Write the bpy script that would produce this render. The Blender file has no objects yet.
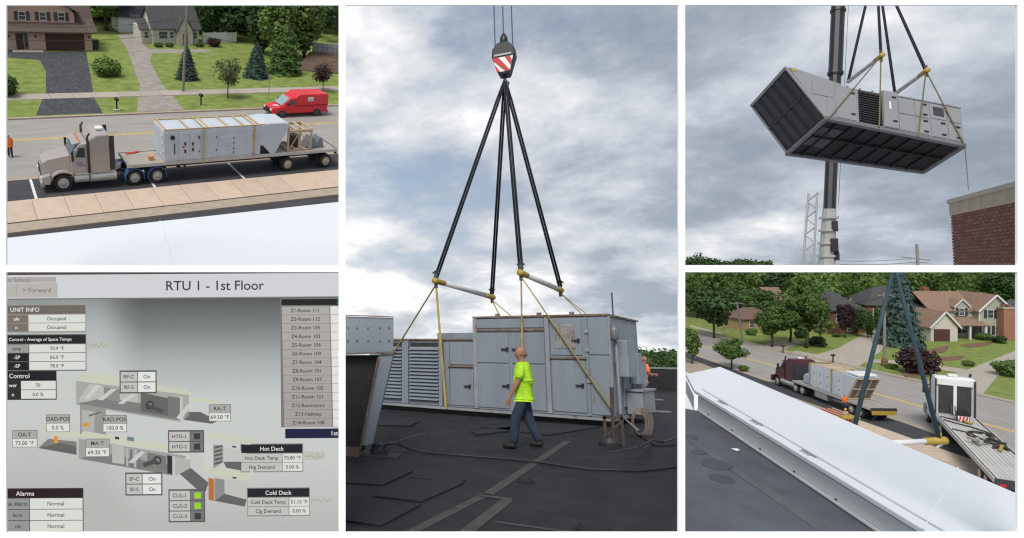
import bpy, math, random
import numpy as np
from mathutils import Vector, Matrix, Euler
S = bpy.context.scene
COL = S.collection
random.seed(7)
RNG = np.random.default_rng(11)
PI = math.pi
R = math.radians

# ------------------------------------------------------------------ camera
FPX, CX, CY = 640.0, 340.0, 230.0      # focal length in pixels, principal point (shift lens)
def ray(x, y): return np.array([(x-CX)/FPX, (CY-y)/FPX, 1.0])
def unit(v): return v/np.linalg.norm(v)
class Place:
    """a level plot of ground with its own axes (X, Y, Z up) and eye height"""
    def __init__(s, hx, hy, slope, H, vp=None, fwd=None):
        a = ray(hx, hy); b = ray(hx+100, hy+100*slope)
        u = unit(np.cross(b, a)); u = -u if u[1] < 0 else u
        if vp is not None:
            X = unit(ray(vp, hy+slope*(vp-hx))); Y = np.cross(u, X)
            if abs(X[0]) < .3:
                X = -X
                Y = np.cross(X, u); Y = Y if Y[0] > 0 else -Y
            elif Y[2] < 0: Y = -Y
        else:
            Y = unit(ray(fwd, hy+slope*(fwd-hx))); X = np.cross(u, Y); X = X if X[0] > 0 else -X
        s.R = np.array([X, Y, u]); s.H = H; s.M = None
    def gp(s, x, y, z=0.0):
        d = s.R @ ray(x, y); t = (z-s.H)/d[2]; p = d*t; return Vector((p[0], p[1], z))
    def at(s, x, y, Y):
        d = s.R @ ray(x, y); p = d*(Y/d[1]); return Vector((p[0], p[1], p[2]+s.H))
    def dep(s, x, y, z):
        p = s.R @ (ray(x, y)*z); return Vector((p[0], p[1], p[2]+s.H))
    def pr(s, p):
        c = s.R.T @ (np.array(p, float)-[0, 0, s.H]); return CX+FPX*c[0]/c[2], CY-FPX*c[1]/c[2]
    def prn(s, P):
        c = (P-np.array([0, 0, s.H])) @ s.R; return CX+FPX*c[:, 0]/c[:, 2], CY-FPX*c[:, 1]/c[:, 2]
    def pxm(s, p):
        c = s.R.T @ (np.array(p, float)-[0, 0, s.H]); return FPX/c[2]
P1 = Place(170, -86, .105, 18.5, vp=1519)
P2 = Place(512, 360, .02, 1.51, fwd=512)
P3 = Place(850, 266, 0, 10, fwd=850)
P4 = Place(850, 225, 0, 24, vp=302)
EYE = Vector((0, 0, P2.H))
for p in (P1, P2, P3, P4):
    m = P2.R @ p.R.T
    M = Matrix([list(m[i]) for i in range(3)]).to_4x4()
    p.M = Matrix.Translation(EYE) @ M @ Matrix.Translation((0, 0, -p.H))
cm = Matrix([[P2.R[i][0], P2.R[i][1], -P2.R[i][2]] for i in range(3)]).to_4x4()
cam = bpy.data.cameras.new('camera'); cob = bpy.data.objects.new('camera', cam); COL.objects.link(cob)
cob.matrix_world = Matrix.Translation(EYE) @ cm
cam.sensor_width = 36; cam.lens = 36*FPX/1024
cam.shift_x = (512-CX)/1024; cam.shift_y = -(269-CY)/1024
S.cycles.filter_width = 1.25
cam.clip_start = .1; cam.clip_end = 3000
S.camera = cob

# ------------------------------------------------------------------ sky, sun, exposure
EXPO = 1.05
S.view_settings.view_transform = 'Standard'; S.view_settings.look = 'None'
S.view_settings.exposure = EXPO; S.view_settings.gamma = 1
SUN_EL, SUN_AZ = 40, -176          # azimuth from +Y (away from the camera), clockwise
w = bpy.data.worlds.new('World'); S.world = w; w.use_nodes = True
nt = w.node_tree; nt.nodes.clear()
def N(t, typ, **k):
    n = t.nodes.new(typ)
    for a, b in k.items(): setattr(n, a, b)
    return n
def L(t, a, b): t.links.new(a, b)
out = N(nt, 'ShaderNodeOutputWorld')
sky = N(nt, 'ShaderNodeTexSky', sky_type='NISHITA', sun_disc=False, sun_elevation=R(SUN_EL), sun_rotation=R(SUN_AZ), air_density=1.2, dust_density=2.0)
bsky = N(nt, 'ShaderNodeBackground'); bsky.inputs[1].default_value = .075; L(nt, sky.outputs[0], bsky.inputs[0])
tc = N(nt, 'ShaderNodeTexCoord')
sep = N(nt, 'ShaderNodeSeparateXYZ'); L(nt, tc.outputs['Generated'], sep.inputs[0])
zz = N(nt, 'ShaderNodeMath', operation='MAXIMUM'); L(nt, sep.outputs[2], zz.inputs[0]); zz.inputs[1].default_value = -.02
za = N(nt, 'ShaderNodeMath', operation='ADD'); L(nt, zz.outputs[0], za.inputs[0]); za.inputs[1].default_value = .28
dx = N(nt, 'ShaderNodeMath', operation='DIVIDE'); L(nt, sep.outputs[0], dx.inputs[0]); L(nt, za.outputs[0], dx.inputs[1])
dy = N(nt, 'ShaderNodeMath', operation='DIVIDE'); L(nt, sep.outputs[1], dy.inputs[0]); L(nt, za.outputs[0], dy.inputs[1])
cmb = N(nt, 'ShaderNodeCombineXYZ'); L(nt, dx.outputs[0], cmb.inputs[0]); L(nt, dy.outputs[0], cmb.inputs[1]); cmb.inputs[2].default_value = 4.6
n1 = N(nt, 'ShaderNodeTexNoise'); n1.inputs['Scale'].default_value = 2.3; n1.inputs['Detail'].default_value = 12; n1.inputs['Roughness'].default_value = .6; n1.inputs['Distortion'].default_value = .12
n2 = N(nt, 'ShaderNodeTexNoise'); n2.inputs['Scale'].default_value = .62; n2.inputs['Detail'].default_value = 4
L(nt, cmb.outputs[0], n1.inputs[0]); L(nt, cmb.outputs[0], n2.inputs[0])
mx = N(nt, 'ShaderNodeMath', operation='MULTIPLY_ADD'); L(nt, n2.outputs[0], mx.inputs[0]); mx.inputs[1].default_value = .55; L(nt, n1.outputs[0], mx.inputs[2])
# the overcast thickens steadily towards the right (+X) and thins to the left
thk = N(nt, 'ShaderNodeMath', operation='MULTIPLY_ADD'); L(nt, sep.outputs[0], thk.inputs[0]); thk.inputs[1].default_value = .34; L(nt, mx.outputs[0], thk.inputs[2])
drk = N(nt, 'ShaderNodeMath', operation='MULTIPLY_ADD'); L(nt, sep.outputs[0], drk.inputs[0]); drk.inputs[1].default_value = -.085; L(nt, mx.outputs[0], drk.inputs[2])
cr = N(nt, 'ShaderNodeValToRGB'); L(nt, drk.outputs[0], cr.inputs[0])
e = cr.color_ramp.elements
e[0].position = .60; e[0].color = (.135, .155, .185, 1)
e[1].position = .95; e[1].color = (.47, .47, .47, 1)
for ps, c in ((.70, (.185, .207, .24, 1)), (.77, (.25, .27, .302, 1)), (.86, (.34, .35, .365, 1))):
    q = e.new(ps); q.color = c
bcl = N(nt, 'ShaderNodeBackground'); L(nt, cr.outputs[0], bcl.inputs[0]); bcl.inputs[1].default_value = 1.10
mr = N(nt, 'ShaderNodeMapRange'); L(nt, thk.outputs[0], mr.inputs[0]); mr.inputs[1].default_value = .58; mr.inputs[2].default_value = .76; mr.inputs[3].default_value = .55; mr.inputs[4].default_value = 1.0
ms = N(nt, 'ShaderNodeMixShader'); L(nt, mr.outputs[0], ms.inputs[0]); L(nt, bsky.outputs[0], ms.inputs[1]); L(nt, bcl.outputs[0], ms.inputs[2]); L(nt, ms.outputs[0], out.inputs[0])
sl = bpy.data.lights.new('sun', 'SUN'); sl.energy = 1.5; sl.angle = R(24); sl.color = (1, .965, .91)
so = bpy.data.objects.new('sun', sl); COL.objects.link(so)
sd = Vector((math.sin(R(SUN_AZ))*math.cos(R(SUN_EL)), math.cos(R(SUN_AZ))*math.cos(R(SUN_EL)), math.sin(R(SUN_EL))))
so.rotation_euler = sd.to_track_quat('Z', 'Y').to_euler()

# ------------------------------------------------------------------ materials
def lin(c): return tuple((v/255/12.92 if v/255 <= .04045 else ((v/255+.055)/1.055)**2.4) for v in c)
MATS = {}
def mat(name, col, rough=.6, var=.12, scale=4.0, bump=0.0, metal=0.0, rust=0.0, rustcol=(.16, .07, .03), rnd=0.0, detail=5, spec=.4, bscale=None, stretch=None):
    """Principled with noise mottling, optional second dirt/rust layer and fine relief"""
    if name in MATS: return MATS[name]
    m = bpy.data.materials.new(name); m.use_nodes = True; t = m.node_tree; b = t.nodes['Principled BSDF']
    tcn = N(t, 'ShaderNodeTexCoord'); src = tcn.outputs['Object']
    if stretch:
        mp = N(t, 'ShaderNodeMapping'); mp.inputs['Scale'].default_value = stretch; L(t, src, mp.inputs[0]); src = mp.outputs[0]
    no = N(t, 'ShaderNodeTexNoise'); no.inputs['Scale'].default_value = scale; no.inputs['Detail'].default_value = detail; no.inputs['Roughness'].default_value = .62
    L(t, src, no.inputs[0])
    rp = N(t, 'ShaderNodeValToRGB'); rp.color_ramp.elements[0].position = .28; rp.color_ramp.elements[1].position = .72
    rp.color_ramp.elements[0].color = tuple(max(0, c*(1-var)) for c in col)+(1,)
    rp.color_ramp.elements[1].color = tuple(min(1, c*(1+var)) for c in col)+(1,)
    L(t, no.outputs[0], rp.inputs[0]); o = rp.outputs[0]
    if rnd:
        oi = N(t, 'ShaderNodeObjectInfo'); mr_ = N(t, 'ShaderNodeMapRange'); L(t, oi.outputs['Random'], mr_.inputs[0]); mr_.inputs[3].default_value = 1-rnd; mr_.inputs[4].default_value = 1+rnd
        hs = N(t, 'ShaderNodeHueSaturation'); L(t, mr_.outputs[0], hs.inputs['Value']); L(t, o, hs.inputs['Color']); o = hs.outputs[0]
    if rust:
        n3 = N(t, 'ShaderNodeTexNoise'); n3.inputs['Scale'].default_value = scale*.9+1.3; n3.inputs['Detail'].default_value = 8; n3.inputs['Roughness'].default_value = .7; L(t, src, n3.inputs[0])
        r2 = N(t, 'ShaderNodeValToRGB'); r2.color_ramp.elements[0].position = .70-rust; r2.color_ramp.elements[1].position = .76-rust*.6; L(t, n3.outputs[0], r2.inputs[0])
        mxx = N(t, 'ShaderNodeMix', data_type='RGBA'); L(t, r2.outputs[0], mxx.inputs['Factor']); L(t, o, mxx.inputs['A']); mxx.inputs['B'].default_value = rustcol+(1,); o = mxx.outputs['Result']
    L(t, o, b.inputs['Base Color']); b.inputs['Roughness'].default_value = rough; b.inputs['Metallic'].default_value = metal; b.inputs['Specular IOR Level'].default_value = spec
    if bump:
        nb = N(t, 'ShaderNodeTexNoise'); nb.inputs['Scale'].default_value = bscale or scale*8; nb.inputs['Detail'].default_value = 6; L(t, src, nb.inputs[0])
        bp = N(t, 'ShaderNodeBump'); bp.inputs['Strength'].default_value = bump; bp.inputs['Distance'].default_value = .03; L(t, nb.outputs[0], bp.inputs['Height']); L(t, bp.outputs[0], b.inputs['Normal'])
    MATS[name] = m; return m
def emis(name, c):
    if name in MATS: return MATS[name]
    m = bpy.data.materials.new(name); m.use_nodes = True; b = m.node_tree.nodes['Principled BSDF']
    b.inputs['Base Color'].default_value = (.01, .01, .01, 1); b.inputs['Roughness'].default_value = .5; b.inputs['Specular IOR Level'].default_value = .1
    b.inputs['Emission Color'].default_value = lin(c)+(1,); b.inputs['Emission Strength'].default_value = .95*2**-EXPO
    MATS[name] = m; return m
def leafmat(name, c0, c1, scale=.9):
    m = bpy.data.materials.new(name); m.use_nodes = True; t = m.node_tree; b = t.nodes['Principled BSDF']
    tcn = N(t, 'ShaderNodeTexCoord'); no = N(t, 'ShaderNodeTexNoise'); no.inputs['Scale'].default_value = scale; no.inputs['Detail'].default_value = 8; no.inputs['Roughness'].default_value = .75; L(t, tcn.outputs['Object'], no.inputs[0])
    rp = N(t, 'ShaderNodeValToRGB'); rp.color_ramp.elements[0].position = .33; rp.color_ramp.elements[1].position = .68
    rp.color_ramp.elements[0].color = c0+(1,); rp.color_ramp.elements[1].color = c1+(1,); L(t, no.outputs[0], rp.inputs[0])
    oi = N(t, 'ShaderNodeObjectInfo'); mr_ = N(t, 'ShaderNodeMapRange'); L(t, oi.outputs['Random'], mr_.inputs[0]); mr_.inputs[3].default_value = .82; mr_.inputs[4].default_value = 1.18
    hs = N(t, 'ShaderNodeHueSaturation'); L(t, mr_.outputs[0], hs.inputs['Value']); L(t, rp.outputs[0], hs.inputs['Color']); L(t, hs.outputs[0], b.inputs['Base Color'])
    b.inputs['Roughness'].default_value = .65; b.inputs['Specular IOR Level'].default_value = .25
    tr = N(t, 'ShaderNodeBsdfTranslucent'); L(t, hs.outputs[0], tr.inputs[0]); mxs = N(t, 'ShaderNodeMixShader'); mxs.inputs[0].default_value = .25
    L(t, b.outputs[0], mxs.inputs[1]); L(t, tr.outputs[0], mxs.inputs[2]); L(t, mxs.outputs[0], t.nodes['Material Output'].inputs[0])
    MATS[name] = m; return m

# ------------------------------------------------------------------ mesh builder
class B:
    def __init__(s): s.v = []; s.f = []
    def add(s, vs, fs):
        o = len(s.v); s.v += [tuple(p) for p in vs]; s.f += [tuple(i+o for i in f) for f in fs]; return s
    def box(s, x0, x1, y0, y1, z0, z1):
        return s.add([(x0,y0,z0),(x1,y0,z0),(x1,y1,z0),(x0,y1,z0),(x0,y0,z1),(x1,y0,z1),(x1,y1,z1),(x0,y1,z1)],
                     [(0,3,2,1),(4,5,6,7),(0,1,5,4),(1,2,6,5),(2,3,7,6),(3,0,4,7)])
    def prism(s, pts, ax, a, b):
        """polygon pts in the two other axes, extruded along ax from a to b"""
        def mk(p, t): return {'x': (t, p[0], p[1]), 'y': (p[0], t, p[1]), 'z': (p[0], p[1], t)}[ax]
        n = len(pts)
        return s.add([mk(p, a) for p in pts]+[mk(p, b) for p in pts],
                     [tuple(range(n))[::-1], tuple(range(n, 2*n))]+[(i, (i+1) % n, n+(i+1) % n, n+i) for i in range(n)])
    def slab(s, pts, th):
        """top polygon of 3D points with thickness th straight down"""
        n = len(pts); pts = [Vector(p) for p in pts]
        return s.add(pts+[p-Vector((0, 0, th)) for p in pts], [tuple(range(n)), tuple(range(n, 2*n))[::-1]]+[(i, n+i, n+(i+1) % n, (i+1) % n) for i in range(n)])
    def face(s, *pts): return s.add(pts, [tuple(range(len(pts)))])
    def bar(s, p, q, w, h=None):
        p, q = Vector(p), Vector(q); d = (q-p).normalized(); h = h or w
        up = Vector((0, 0, 1)) if abs(d.z) < .95 else Vector((0, 1, 0))
        a = d.cross(up).normalized()*w/2; b = a.cross(d).normalized()*h/2
        return s.add([p-a-b, p+a-b, p+a+b, p-a+b, q-a-b, q+a-b, q+a+b, q-a+b], [(0,1,2,3),(7,6,5,4),(0,4,5,1),(1,5,6,2),(2,6,7,3),(3,7,4,0)])
    def tube(s, pts, r, n=8, r1=None):
        pts = [Vector(p) for p in pts]; m = len(pts); vs = []; fs = []
        d0 = (pts[1]-pts[0]).normalized(); up = Vector((0, 0, 1)) if abs(d0.z) < .9 else Vector((0, 1, 0)); a = d0.cross(up).normalized()
        for i, p in enumerate(pts):
            d = (pts[min(i+1, m-1)]-pts[max(i-1, 0)]).normalized(); a = (a-d*a.dot(d)).normalized(); b = d.cross(a)
            rr = r if r1 is None else r+(r1-r)*i/(m-1)
            for k in range(n):
                t = 2*PI*k/n; vs.append(p+a*math.cos(t)*rr+b*math.sin(t)*rr)
        for i in range(m-1):
            for k in range(n): fs.append((i*n+k, i*n+(k+1) % n, (i+1)*n+(k+1) % n, (i+1)*n+k))
        fs += [tuple(range(n))[::-1], tuple(range((m-1)*n, m*n))]
        return s.add(vs, fs)
    def lathe(s, prof, ax='z', n=20, c=(0, 0, 0)):
        """prof: (radius, height) pairs round an axis through c"""
        vs = []; fs = []
        for r, h in prof:
            for k in range(n):
                t = 2*PI*k/n; x, y = r*math.cos(t), r*math.sin(t)
                q = {'z': (x, y, h), 'y': (x, h, -y), 'x': (h, x, y)}[ax]; vs.append((q[0]+c[0], q[1]+c[1], q[2]+c[2]))
        for i in range(len(prof)-1):
            for k in range(n): fs.append((i*n+k, i*n+(k+1) % n, (i+1)*n+(k+1) % n, (i+1)*n+k))
        fs += [tuple(range(n))[::-1], tuple(range((len(prof)-1)*n, len(prof)*n))]
        return s.add(vs, fs)
    def ell(s, c, r, nu=14, nv=8):
        return s.lathe([(math.sin(PI*(i+.04)/(nv+.08))*1, -math.cos(PI*(i+.04)/(nv+.08))) for i in range(nv+1)], 'z', nu) and s._xf(nu*(nv+1), c, r)
    def _xf(s, k, c, r):
        for i in range(len(s.v)-k, len(s.v)): p = s.v[i]; s.v[i] = (c[0]+p[0]*r[0], c[1]+p[1]*r[1], c[2]+p[2]*r[2])
        return s
    def mesh(s, name, smooth=False):
        me = bpy.data.meshes.new(name); me.from_pydata(s.v, [], s.f); me.update()
        if smooth: me.polygons.foreach_set('use_smooth', [True]*len(me.polygons))
        return me
    def build(s, name, m, parent=None, place=None, bevel=0, smooth=False, label=None):
        o = bpy.data.objects.new(name, s.mesh(name, smooth)); COL.objects.link(o); o.data.materials.append(m)
        if parent is not None: o.parent = parent
        elif place is not None: o.matrix_world = place.M
        if bevel:
            bv = o.modifiers.new('bevel', 'BEVEL'); bv.width = bevel; bv.segments = 2; bv.limit_method = 'ANGLE'
        if label: o['label'] = label
        return o
def tag(o, label, cat, group=None):
    o['label'] = label; o['category'] = cat
    if group: o['group'] = group
    return o
def thing(name, label, cat, place, loc=(0, 0, 0), rz=0.0, group=None, scale=1.0, rx=0.0, ry=0.0, mw=None):
    o = bpy.data.objects.new(name, None); COL.objects.link(o); o.empty_display_size = .2
    o.matrix_world = place.M @ Matrix.Translation(loc) @ Euler((rx, ry, rz)).to_matrix().to_4x4() @ Matrix.Scale(scale, 4) if mw is None else mw
    return tag(o, label, cat, group)
def struct(o): o['kind'] = 'structure'; return o
def stuff(o): o['kind'] = 'stuff'; return o
def piece(name, me, parent, loc=(0, 0, 0), rot=(0, 0, 0), sc=(1, 1, 1), m=None):
    o = bpy.data.objects.new(name, me); COL.objects.link(o); o.parent = parent; o.location = loc; o.rotation_euler = rot; o.scale = sc
    if m and not me.materials: me.materials.append(m)
    return o
def ground(name, place, pts, z, m, th=0.0):
    """a sheet (or slab) on the ground, corners given as points"""
    b = B(); ps = [(p[0], p[1], z) for p in pts]
    if th: b.slab(ps, th)
    else: b.face(*ps)
    o = b.build(name, m, place=place); bm_fix(o.data); return struct(o)
def bm_fix(me):
    import bmesh
    bm = bmesh.new(); bm.from_mesh(me); bmesh.ops.recalc_face_normals(bm, faces=bm.faces)
    if len(bm.faces) == 1:
        bm.faces.ensure_lookup_table(); bm.normal_update()
        if bm.faces[0].normal.z < 0: bm.faces[0].normal_flip()
    bm.to_mesh(me); bm.free()
def gps(place, *px, z=0.0): return [place.gp(x, y, z) for x, y in px]

# ------------------------------------------------------------------ shared materials
ASPH = mat('asphalt_grey', (.275, .258, .24), .9, .16, .7, .3, bscale=30, rust=.08, rustcol=(.225, .21, .195), stretch=(.35, 1.6, 1))
ASPHD = mat('asphalt_new', (.045, .045, .05), .85, .25, .9, .25, bscale=25, rust=.06, rustcol=(.11, .11, .115), stretch=(.6, 1.4, 1))
DRIVE = mat('driveway_seal', (.042, .042, .050), .8, .3, .8, .25, bscale=25, rust=.15, rustcol=(.12, .12, .125), stretch=(1.8, .6, 1))
GRASS = mat('lawn_grass', (.155, .20, .042), .95, .42, .8, .5, bscale=14, rust=.10, rustcol=(.21, .21, .075), detail=12)
CONC = mat('concrete_pale', (.34, .305, .255), .85, .13, 1.2, .15, rnd=.06, rust=.05, rustcol=(.30, .26, .21))
BEIGE = mat('sidewalk_beige', (.48, .375, .29), .85, .10, 1.4, .12, rnd=.05, rust=.05, rustcol=(.36, .28, .21))
KERB = mat('kerb_concrete', (.33, .27, .21), .85, .15, 1.5, .1)
OLDCON = mat('old_driveway', (.26, .235, .21), .9, .25, 1.1, .25, rust=.12, rustcol=(.17, .15, .13))
YEL = mat('yellow_road_paint', (.52, .36, .10), .7, .3, 2.0)
WHT = mat('white_road_paint', (.62, .62, .60), .7, .2, 3.0)
ROOFW = mat('white_roof_membrane', (.60, .625, .65), .55, .03, .8)
BARK = mat('bark', (.075, .058, .042), .9, .3, 6, .4)
POLE = mat('weathered_pole_wood', (.22, .20, .175), .9, .25, 5, .3, stretch=(4, 4, .4))
WOOD = mat('raw_lumber', (.46, .33, .20), .75, .2, 3, .1, rnd=.12, stretch=(1, 4, 4))
RUBBER = mat('tyre_rubber', (.028, .028, .03), .8, .25, 6)
STEEL = mat('galvanised_steel', (.50, .51, .52), .4, .15, 5, metal=.6)
DSTEEL = mat('dark_steel', (.05, .05, .055), .5, .25, 5, metal=.3)
BLACK = mat('black_plastic', (.02, .02, .022), .5, .2, 5)
GLASS = mat('dark_window_glass', (.035, .05, .06), .08, .2, 1.5, spec=.8)
UNITB = mat('unit_pale_blue_paint', (.47, .515, .565), .42, .06, 1.2, rust=.02, rustcol=(.42, .46, .50))
UNITG = mat('unit_galvanised_grey', (.33, .36, .40), .5, .10, 1.0, rust=.06, rustcol=(.24, .25, .27))
YSTRAP = mat('yellow_webbing', (.30, .235, .055), .85, .4, 3)
YCAP = mat('yellow_cap_paint', (.36, .25, .04), .6, .2, 5)
SLING = mat('black_round_sling', (.010, .013, .017), .9, .3, 3)
WPAINT = mat('white_paint', (.62, .63, .63), .5, .06, 2)
LEAF_A = leafmat('leaf_mid', (.038, .08, .018), (.14, .23, .058))
LEAF_B = leafmat('leaf_light', (.06, .115, .022), (.19, .28, .075))
LEAF_C = leafmat('leaf_pale', (.085, .14, .03), (.24, .32, .09))
LEAF_D = leafmat('leaf_dark', (.024, .055, .018), (.085, .15, .046))
LEAF_S = leafmat('spruce_blue', (.03, .06, .05), (.10, .155, .135))
LEAF_R = leafmat('leaf_purple', (.02, .012, .014), (.075, .035, .04))
LEAF_Y = leafmat('leaf_sparse', (.075, .105, .04), (.18, .22, .10))
# ------------------------------------------------------------------ plants
def leaf_quads(P, Nn, size, asp=.6):
    n = len(P); r = RNG.normal(size=(n, 3)); r -= (r*Nn).sum(1)[:, None]*Nn; a = r/np.linalg.norm(r, axis=1)[:, None]; b = np.cross(Nn, a)
    s = size*RNG.uniform(.6, 1.35, n)[:, None]
    V = np.stack([P-a*s, P-b*s*asp+Nn*s*.12, P+a*s, P+b*s*asp+Nn*s*.12], 1).reshape(-1, 3)
    return V
def quads_mesh(name, V):
    me = bpy.data.meshes.new(name); n = len(V)//4
    me.vertices.add(len(V)); me.vertices.foreach_set('co', V.astype(np.float32).ravel())
    me.loops.add(n*4); me.loops.foreach_set('vertex_index', np.arange(n*4, dtype=np.int32))
    me.polygons.add(n); me.polygons.foreach_set('loop_start', np.arange(0, n*4, 4, dtype=np.int32)); me.polygons.foreach_set('loop_total', np.full(n, 4, dtype=np.int32))
    me.update(); me.validate(); return me
def crown_pts(c, r, n, blobs=16, tight=.42):
    """points in uneven clumps through an ellipsoid, shells denser than cores"""
    c = np.array(c); r = np.array(r)
    bc = RNG.normal(size=(blobs, 3)); bc /= np.linalg.norm(bc, axis=1)[:, None]; bc *= RNG.uniform(.25, .78, blobs)[:, None]
    br = RNG.uniform(.6, 1.15, blobs)*tight
    k = RNG.integers(0, blobs, n); d = RNG.normal(size=(n, 3)); d /= np.linalg.norm(d, axis=1)[:, None]
    rad = RNG.uniform(.40, 1.10, n)**.55
    Pn = bc[k]+d*(br[k]*rad)[:, None]
    nn = d+RNG.normal(size=(n, 3))*.5+np.array([0, 0, .3]); nn /= np.linalg.norm(nn, axis=1)[:, None]
    return c+Pn*r, nn
def conifer_pts(h, rb, n, z0=.06, tiers=11, droop=.3, power=.9):
    u = RNG.uniform(0, 1, n)**1.5; t = (np.floor(u*tiers)+RNG.uniform(0, 1, n)**1.6)/tiers
    rr = rb*(1-t)**power+.02*h*.3; saw = 1-.30*((t*tiers) % 1)
    az = RNG.uniform(0, 2*PI, n); lob = 1+.13*np.sin(az*5+np.floor(t*tiers)*2.1)+.07*np.sin(az*11+t*40)
    q = RNG.uniform(.35, 1, n)**.5; rad = rr*saw*lob*q
    z = h*(z0+(1-z0)*t)-droop*rad*.5
    Pn = np.stack([np.cos(az)*rad, np.sin(az)*rad, z], 1)
    nn = np.stack([np.cos(az), np.sin(az), np.full(n, .7)], 1)+RNG.normal(size=(n, 3))*.45
    return Pn, nn/np.linalg.norm(nn, axis=1)[:, None]
def trunk_b(h, r, limbs, spread, top=.75):
    b = B(); pts = [(0, 0, -.1)]+[(random.uniform(-.02, .02)*h, random.uniform(-.02, .02)*h, h*top*k/4) for k in range(1, 5)]
    b.tube(pts, r, 8, r*.35)
    for i in range(limbs):
        a = 2*PI*i/limbs+random.uniform(-.3, .3); z0 = h*random.uniform(.28, .5); e = spread*random.uniform(.55, .8)
        b.tube([(0, 0, z0), (math.cos(a)*e*.5, math.sin(a)*e*.5, z0+h*.13), (math.cos(a)*e, math.sin(a)*e, z0+h*.27)], r*.45, 6, r*.12)
    return b
KINDS = {}
def tree_mesh(kind):
    """unit-ish trees, 10 m tall, cached"""
    if kind in KINDS: return KINDS[kind]
    if kind.startswith('oak'):
        v = int(kind[3:] or 0); P_, n_ = crown_pts((0, 0, 6.1), (3.9+.4*(v % 2), 3.9, 3.9), 5200, 20+2*v, .40)
        l = quads_mesh('crown', leaf_quads(P_, n_, .30)); t = trunk_b(10, .28, 6, 3)
    elif kind == 'round':
        P_, n_ = crown_pts((0, 0, 6.3), (4.3, 4.3, 3.6), 3600, 22, .42); l = quads_mesh('crown', leaf_quads(P_, n_, .42)); t = trunk_b(10, .22, 6, 3.2)
    elif kind == 'young':
        P_, n_ = crown_pts((0, 0, 6.2), (4.6, 4.6, 3.7), 1500, 20, .40); l = quads_mesh('crown', leaf_quads(P_, n_, .27)); t = trunk_b(10, .16, 9, 4.2, .9)
    elif kind == 'spruce':
        P_, n_ = conifer_pts(10, 3.1, 4600, .05, 10, .22, .72); l = quads_mesh('crown', leaf_quads(P_, n_, .30, .4)); t = trunk_b(10, .25, 0, 0, .9)
    elif kind == 'pine':
        P_, n_ = conifer_pts(10, 3.4, 4200, .05, 7, .1, .62); l = quads_mesh('crown', leaf_quads(P_, n_, .34, .4)); t = trunk_b(10, .25, 0, 0, .85)
    elif kind == 'column':
        P_, n_ = crown_pts((0, 0, 5.2), (2.1, 2.1, 5.0), 4200, 30, .5); l = quads_mesh('crown', leaf_quads(P_, n_, .28)); t = trunk_b(10, .2, 0, 0, .8)
    elif kind == 'bush':
        P_, n_ = crown_pts((0, 0, 4.6), (5.6, 5.6, 5.0), 2600, 22, .48); l = quads_mesh('crown', leaf_quads(P_, n_, .62)); t = trunk_b(10, .35, 7, 4, .5)
    KINDS[kind] = (l, t.mesh('trunk', True)); KINDS[kind][1].materials.append(BARK); return KINDS[kind]
LM = {}
def tree(place, kind, px, py, hpx, m, label, cat='tree', name='tree', wide=1.0, group=None, z=0.0, crown='crown', clip=None, lean=0):
    """tree whose foot stands at the ground point seen at (px, py), hpx pixels tall"""
    p = place.gp(px, py, z); k = place.pxm(p); u = place.R[2]; cosp = math.sqrt(max(.1, 1-u[2]**2)); h = hpx/k/cosp
    l, t = tree_mesh(kind); s = h/10
    o = thing(name, label, cat, place, p, random.uniform(0, 6.28), group); 
    key = (kind, m.name)
    if key not in LM: q = l.copy(); q.materials.append(m); LM[key] = q
    me = LM[key]
    if clip:
        V = np.empty(len(me.vertices)*3, np.float32); me.vertices.foreach_get('co', V); V = V.reshape(-1, 4, 3).astype(float)
        rz = o.matrix_world.to_euler(); Mw = np.array(place.M.inverted() @ o.matrix_world @ Matrix.Diagonal((s*wide, s*wide, s, 1)))
        Cc = V.reshape(-1, 3); Lc = Cc @ Mw[:3, :3].T+Mw[:3, 3]; X, Y = place.prn(Lc); ok = ((X > clip[0]) & (X < clip[1]) & (Y > clip[2]) & (Y < clip[3])).reshape(-1, 4).all(1)
        me = quads_mesh('crown', V[ok].reshape(-1, 3)); me.materials.append(m)
    c = piece(crown, me, o, sc=(s*wide, s*wide, s)); piece('trunk', t, o, sc=(s*(wide+1)/2, s*(wide+1)/2, s))
    return o
def far_wood(name, place, label, spots, m, clip, size=1.0, n=420):
    """a far belt of trees that reads as one mass: (x, y, height, radius) in place coordinates"""
    VV = []
    for x, y, h, r in spots:
        P_, n_ = crown_pts((x, y, h*.55), (r, r, h*.5), n, 9, .5); VV.append(leaf_quads(P_, n_, size*r*.16))
    V = np.concatenate(VV); X, Y = place.prn(V); ok = ((X > clip[0]) & (X < clip[1]) & (Y > clip[2]) & (Y < clip[3])).reshape(-1, 4).all(1)
    V = V.reshape(-1, 4, 3)[ok].reshape(-1, 3)
    me = quads_mesh(name, V); me.materials.append(m); o = bpy.data.objects.new(name, me); COL.objects.link(o); o.matrix_world = place.M
    o['label'] = label; o['category'] = 'woods'; return stuff(o)

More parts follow.
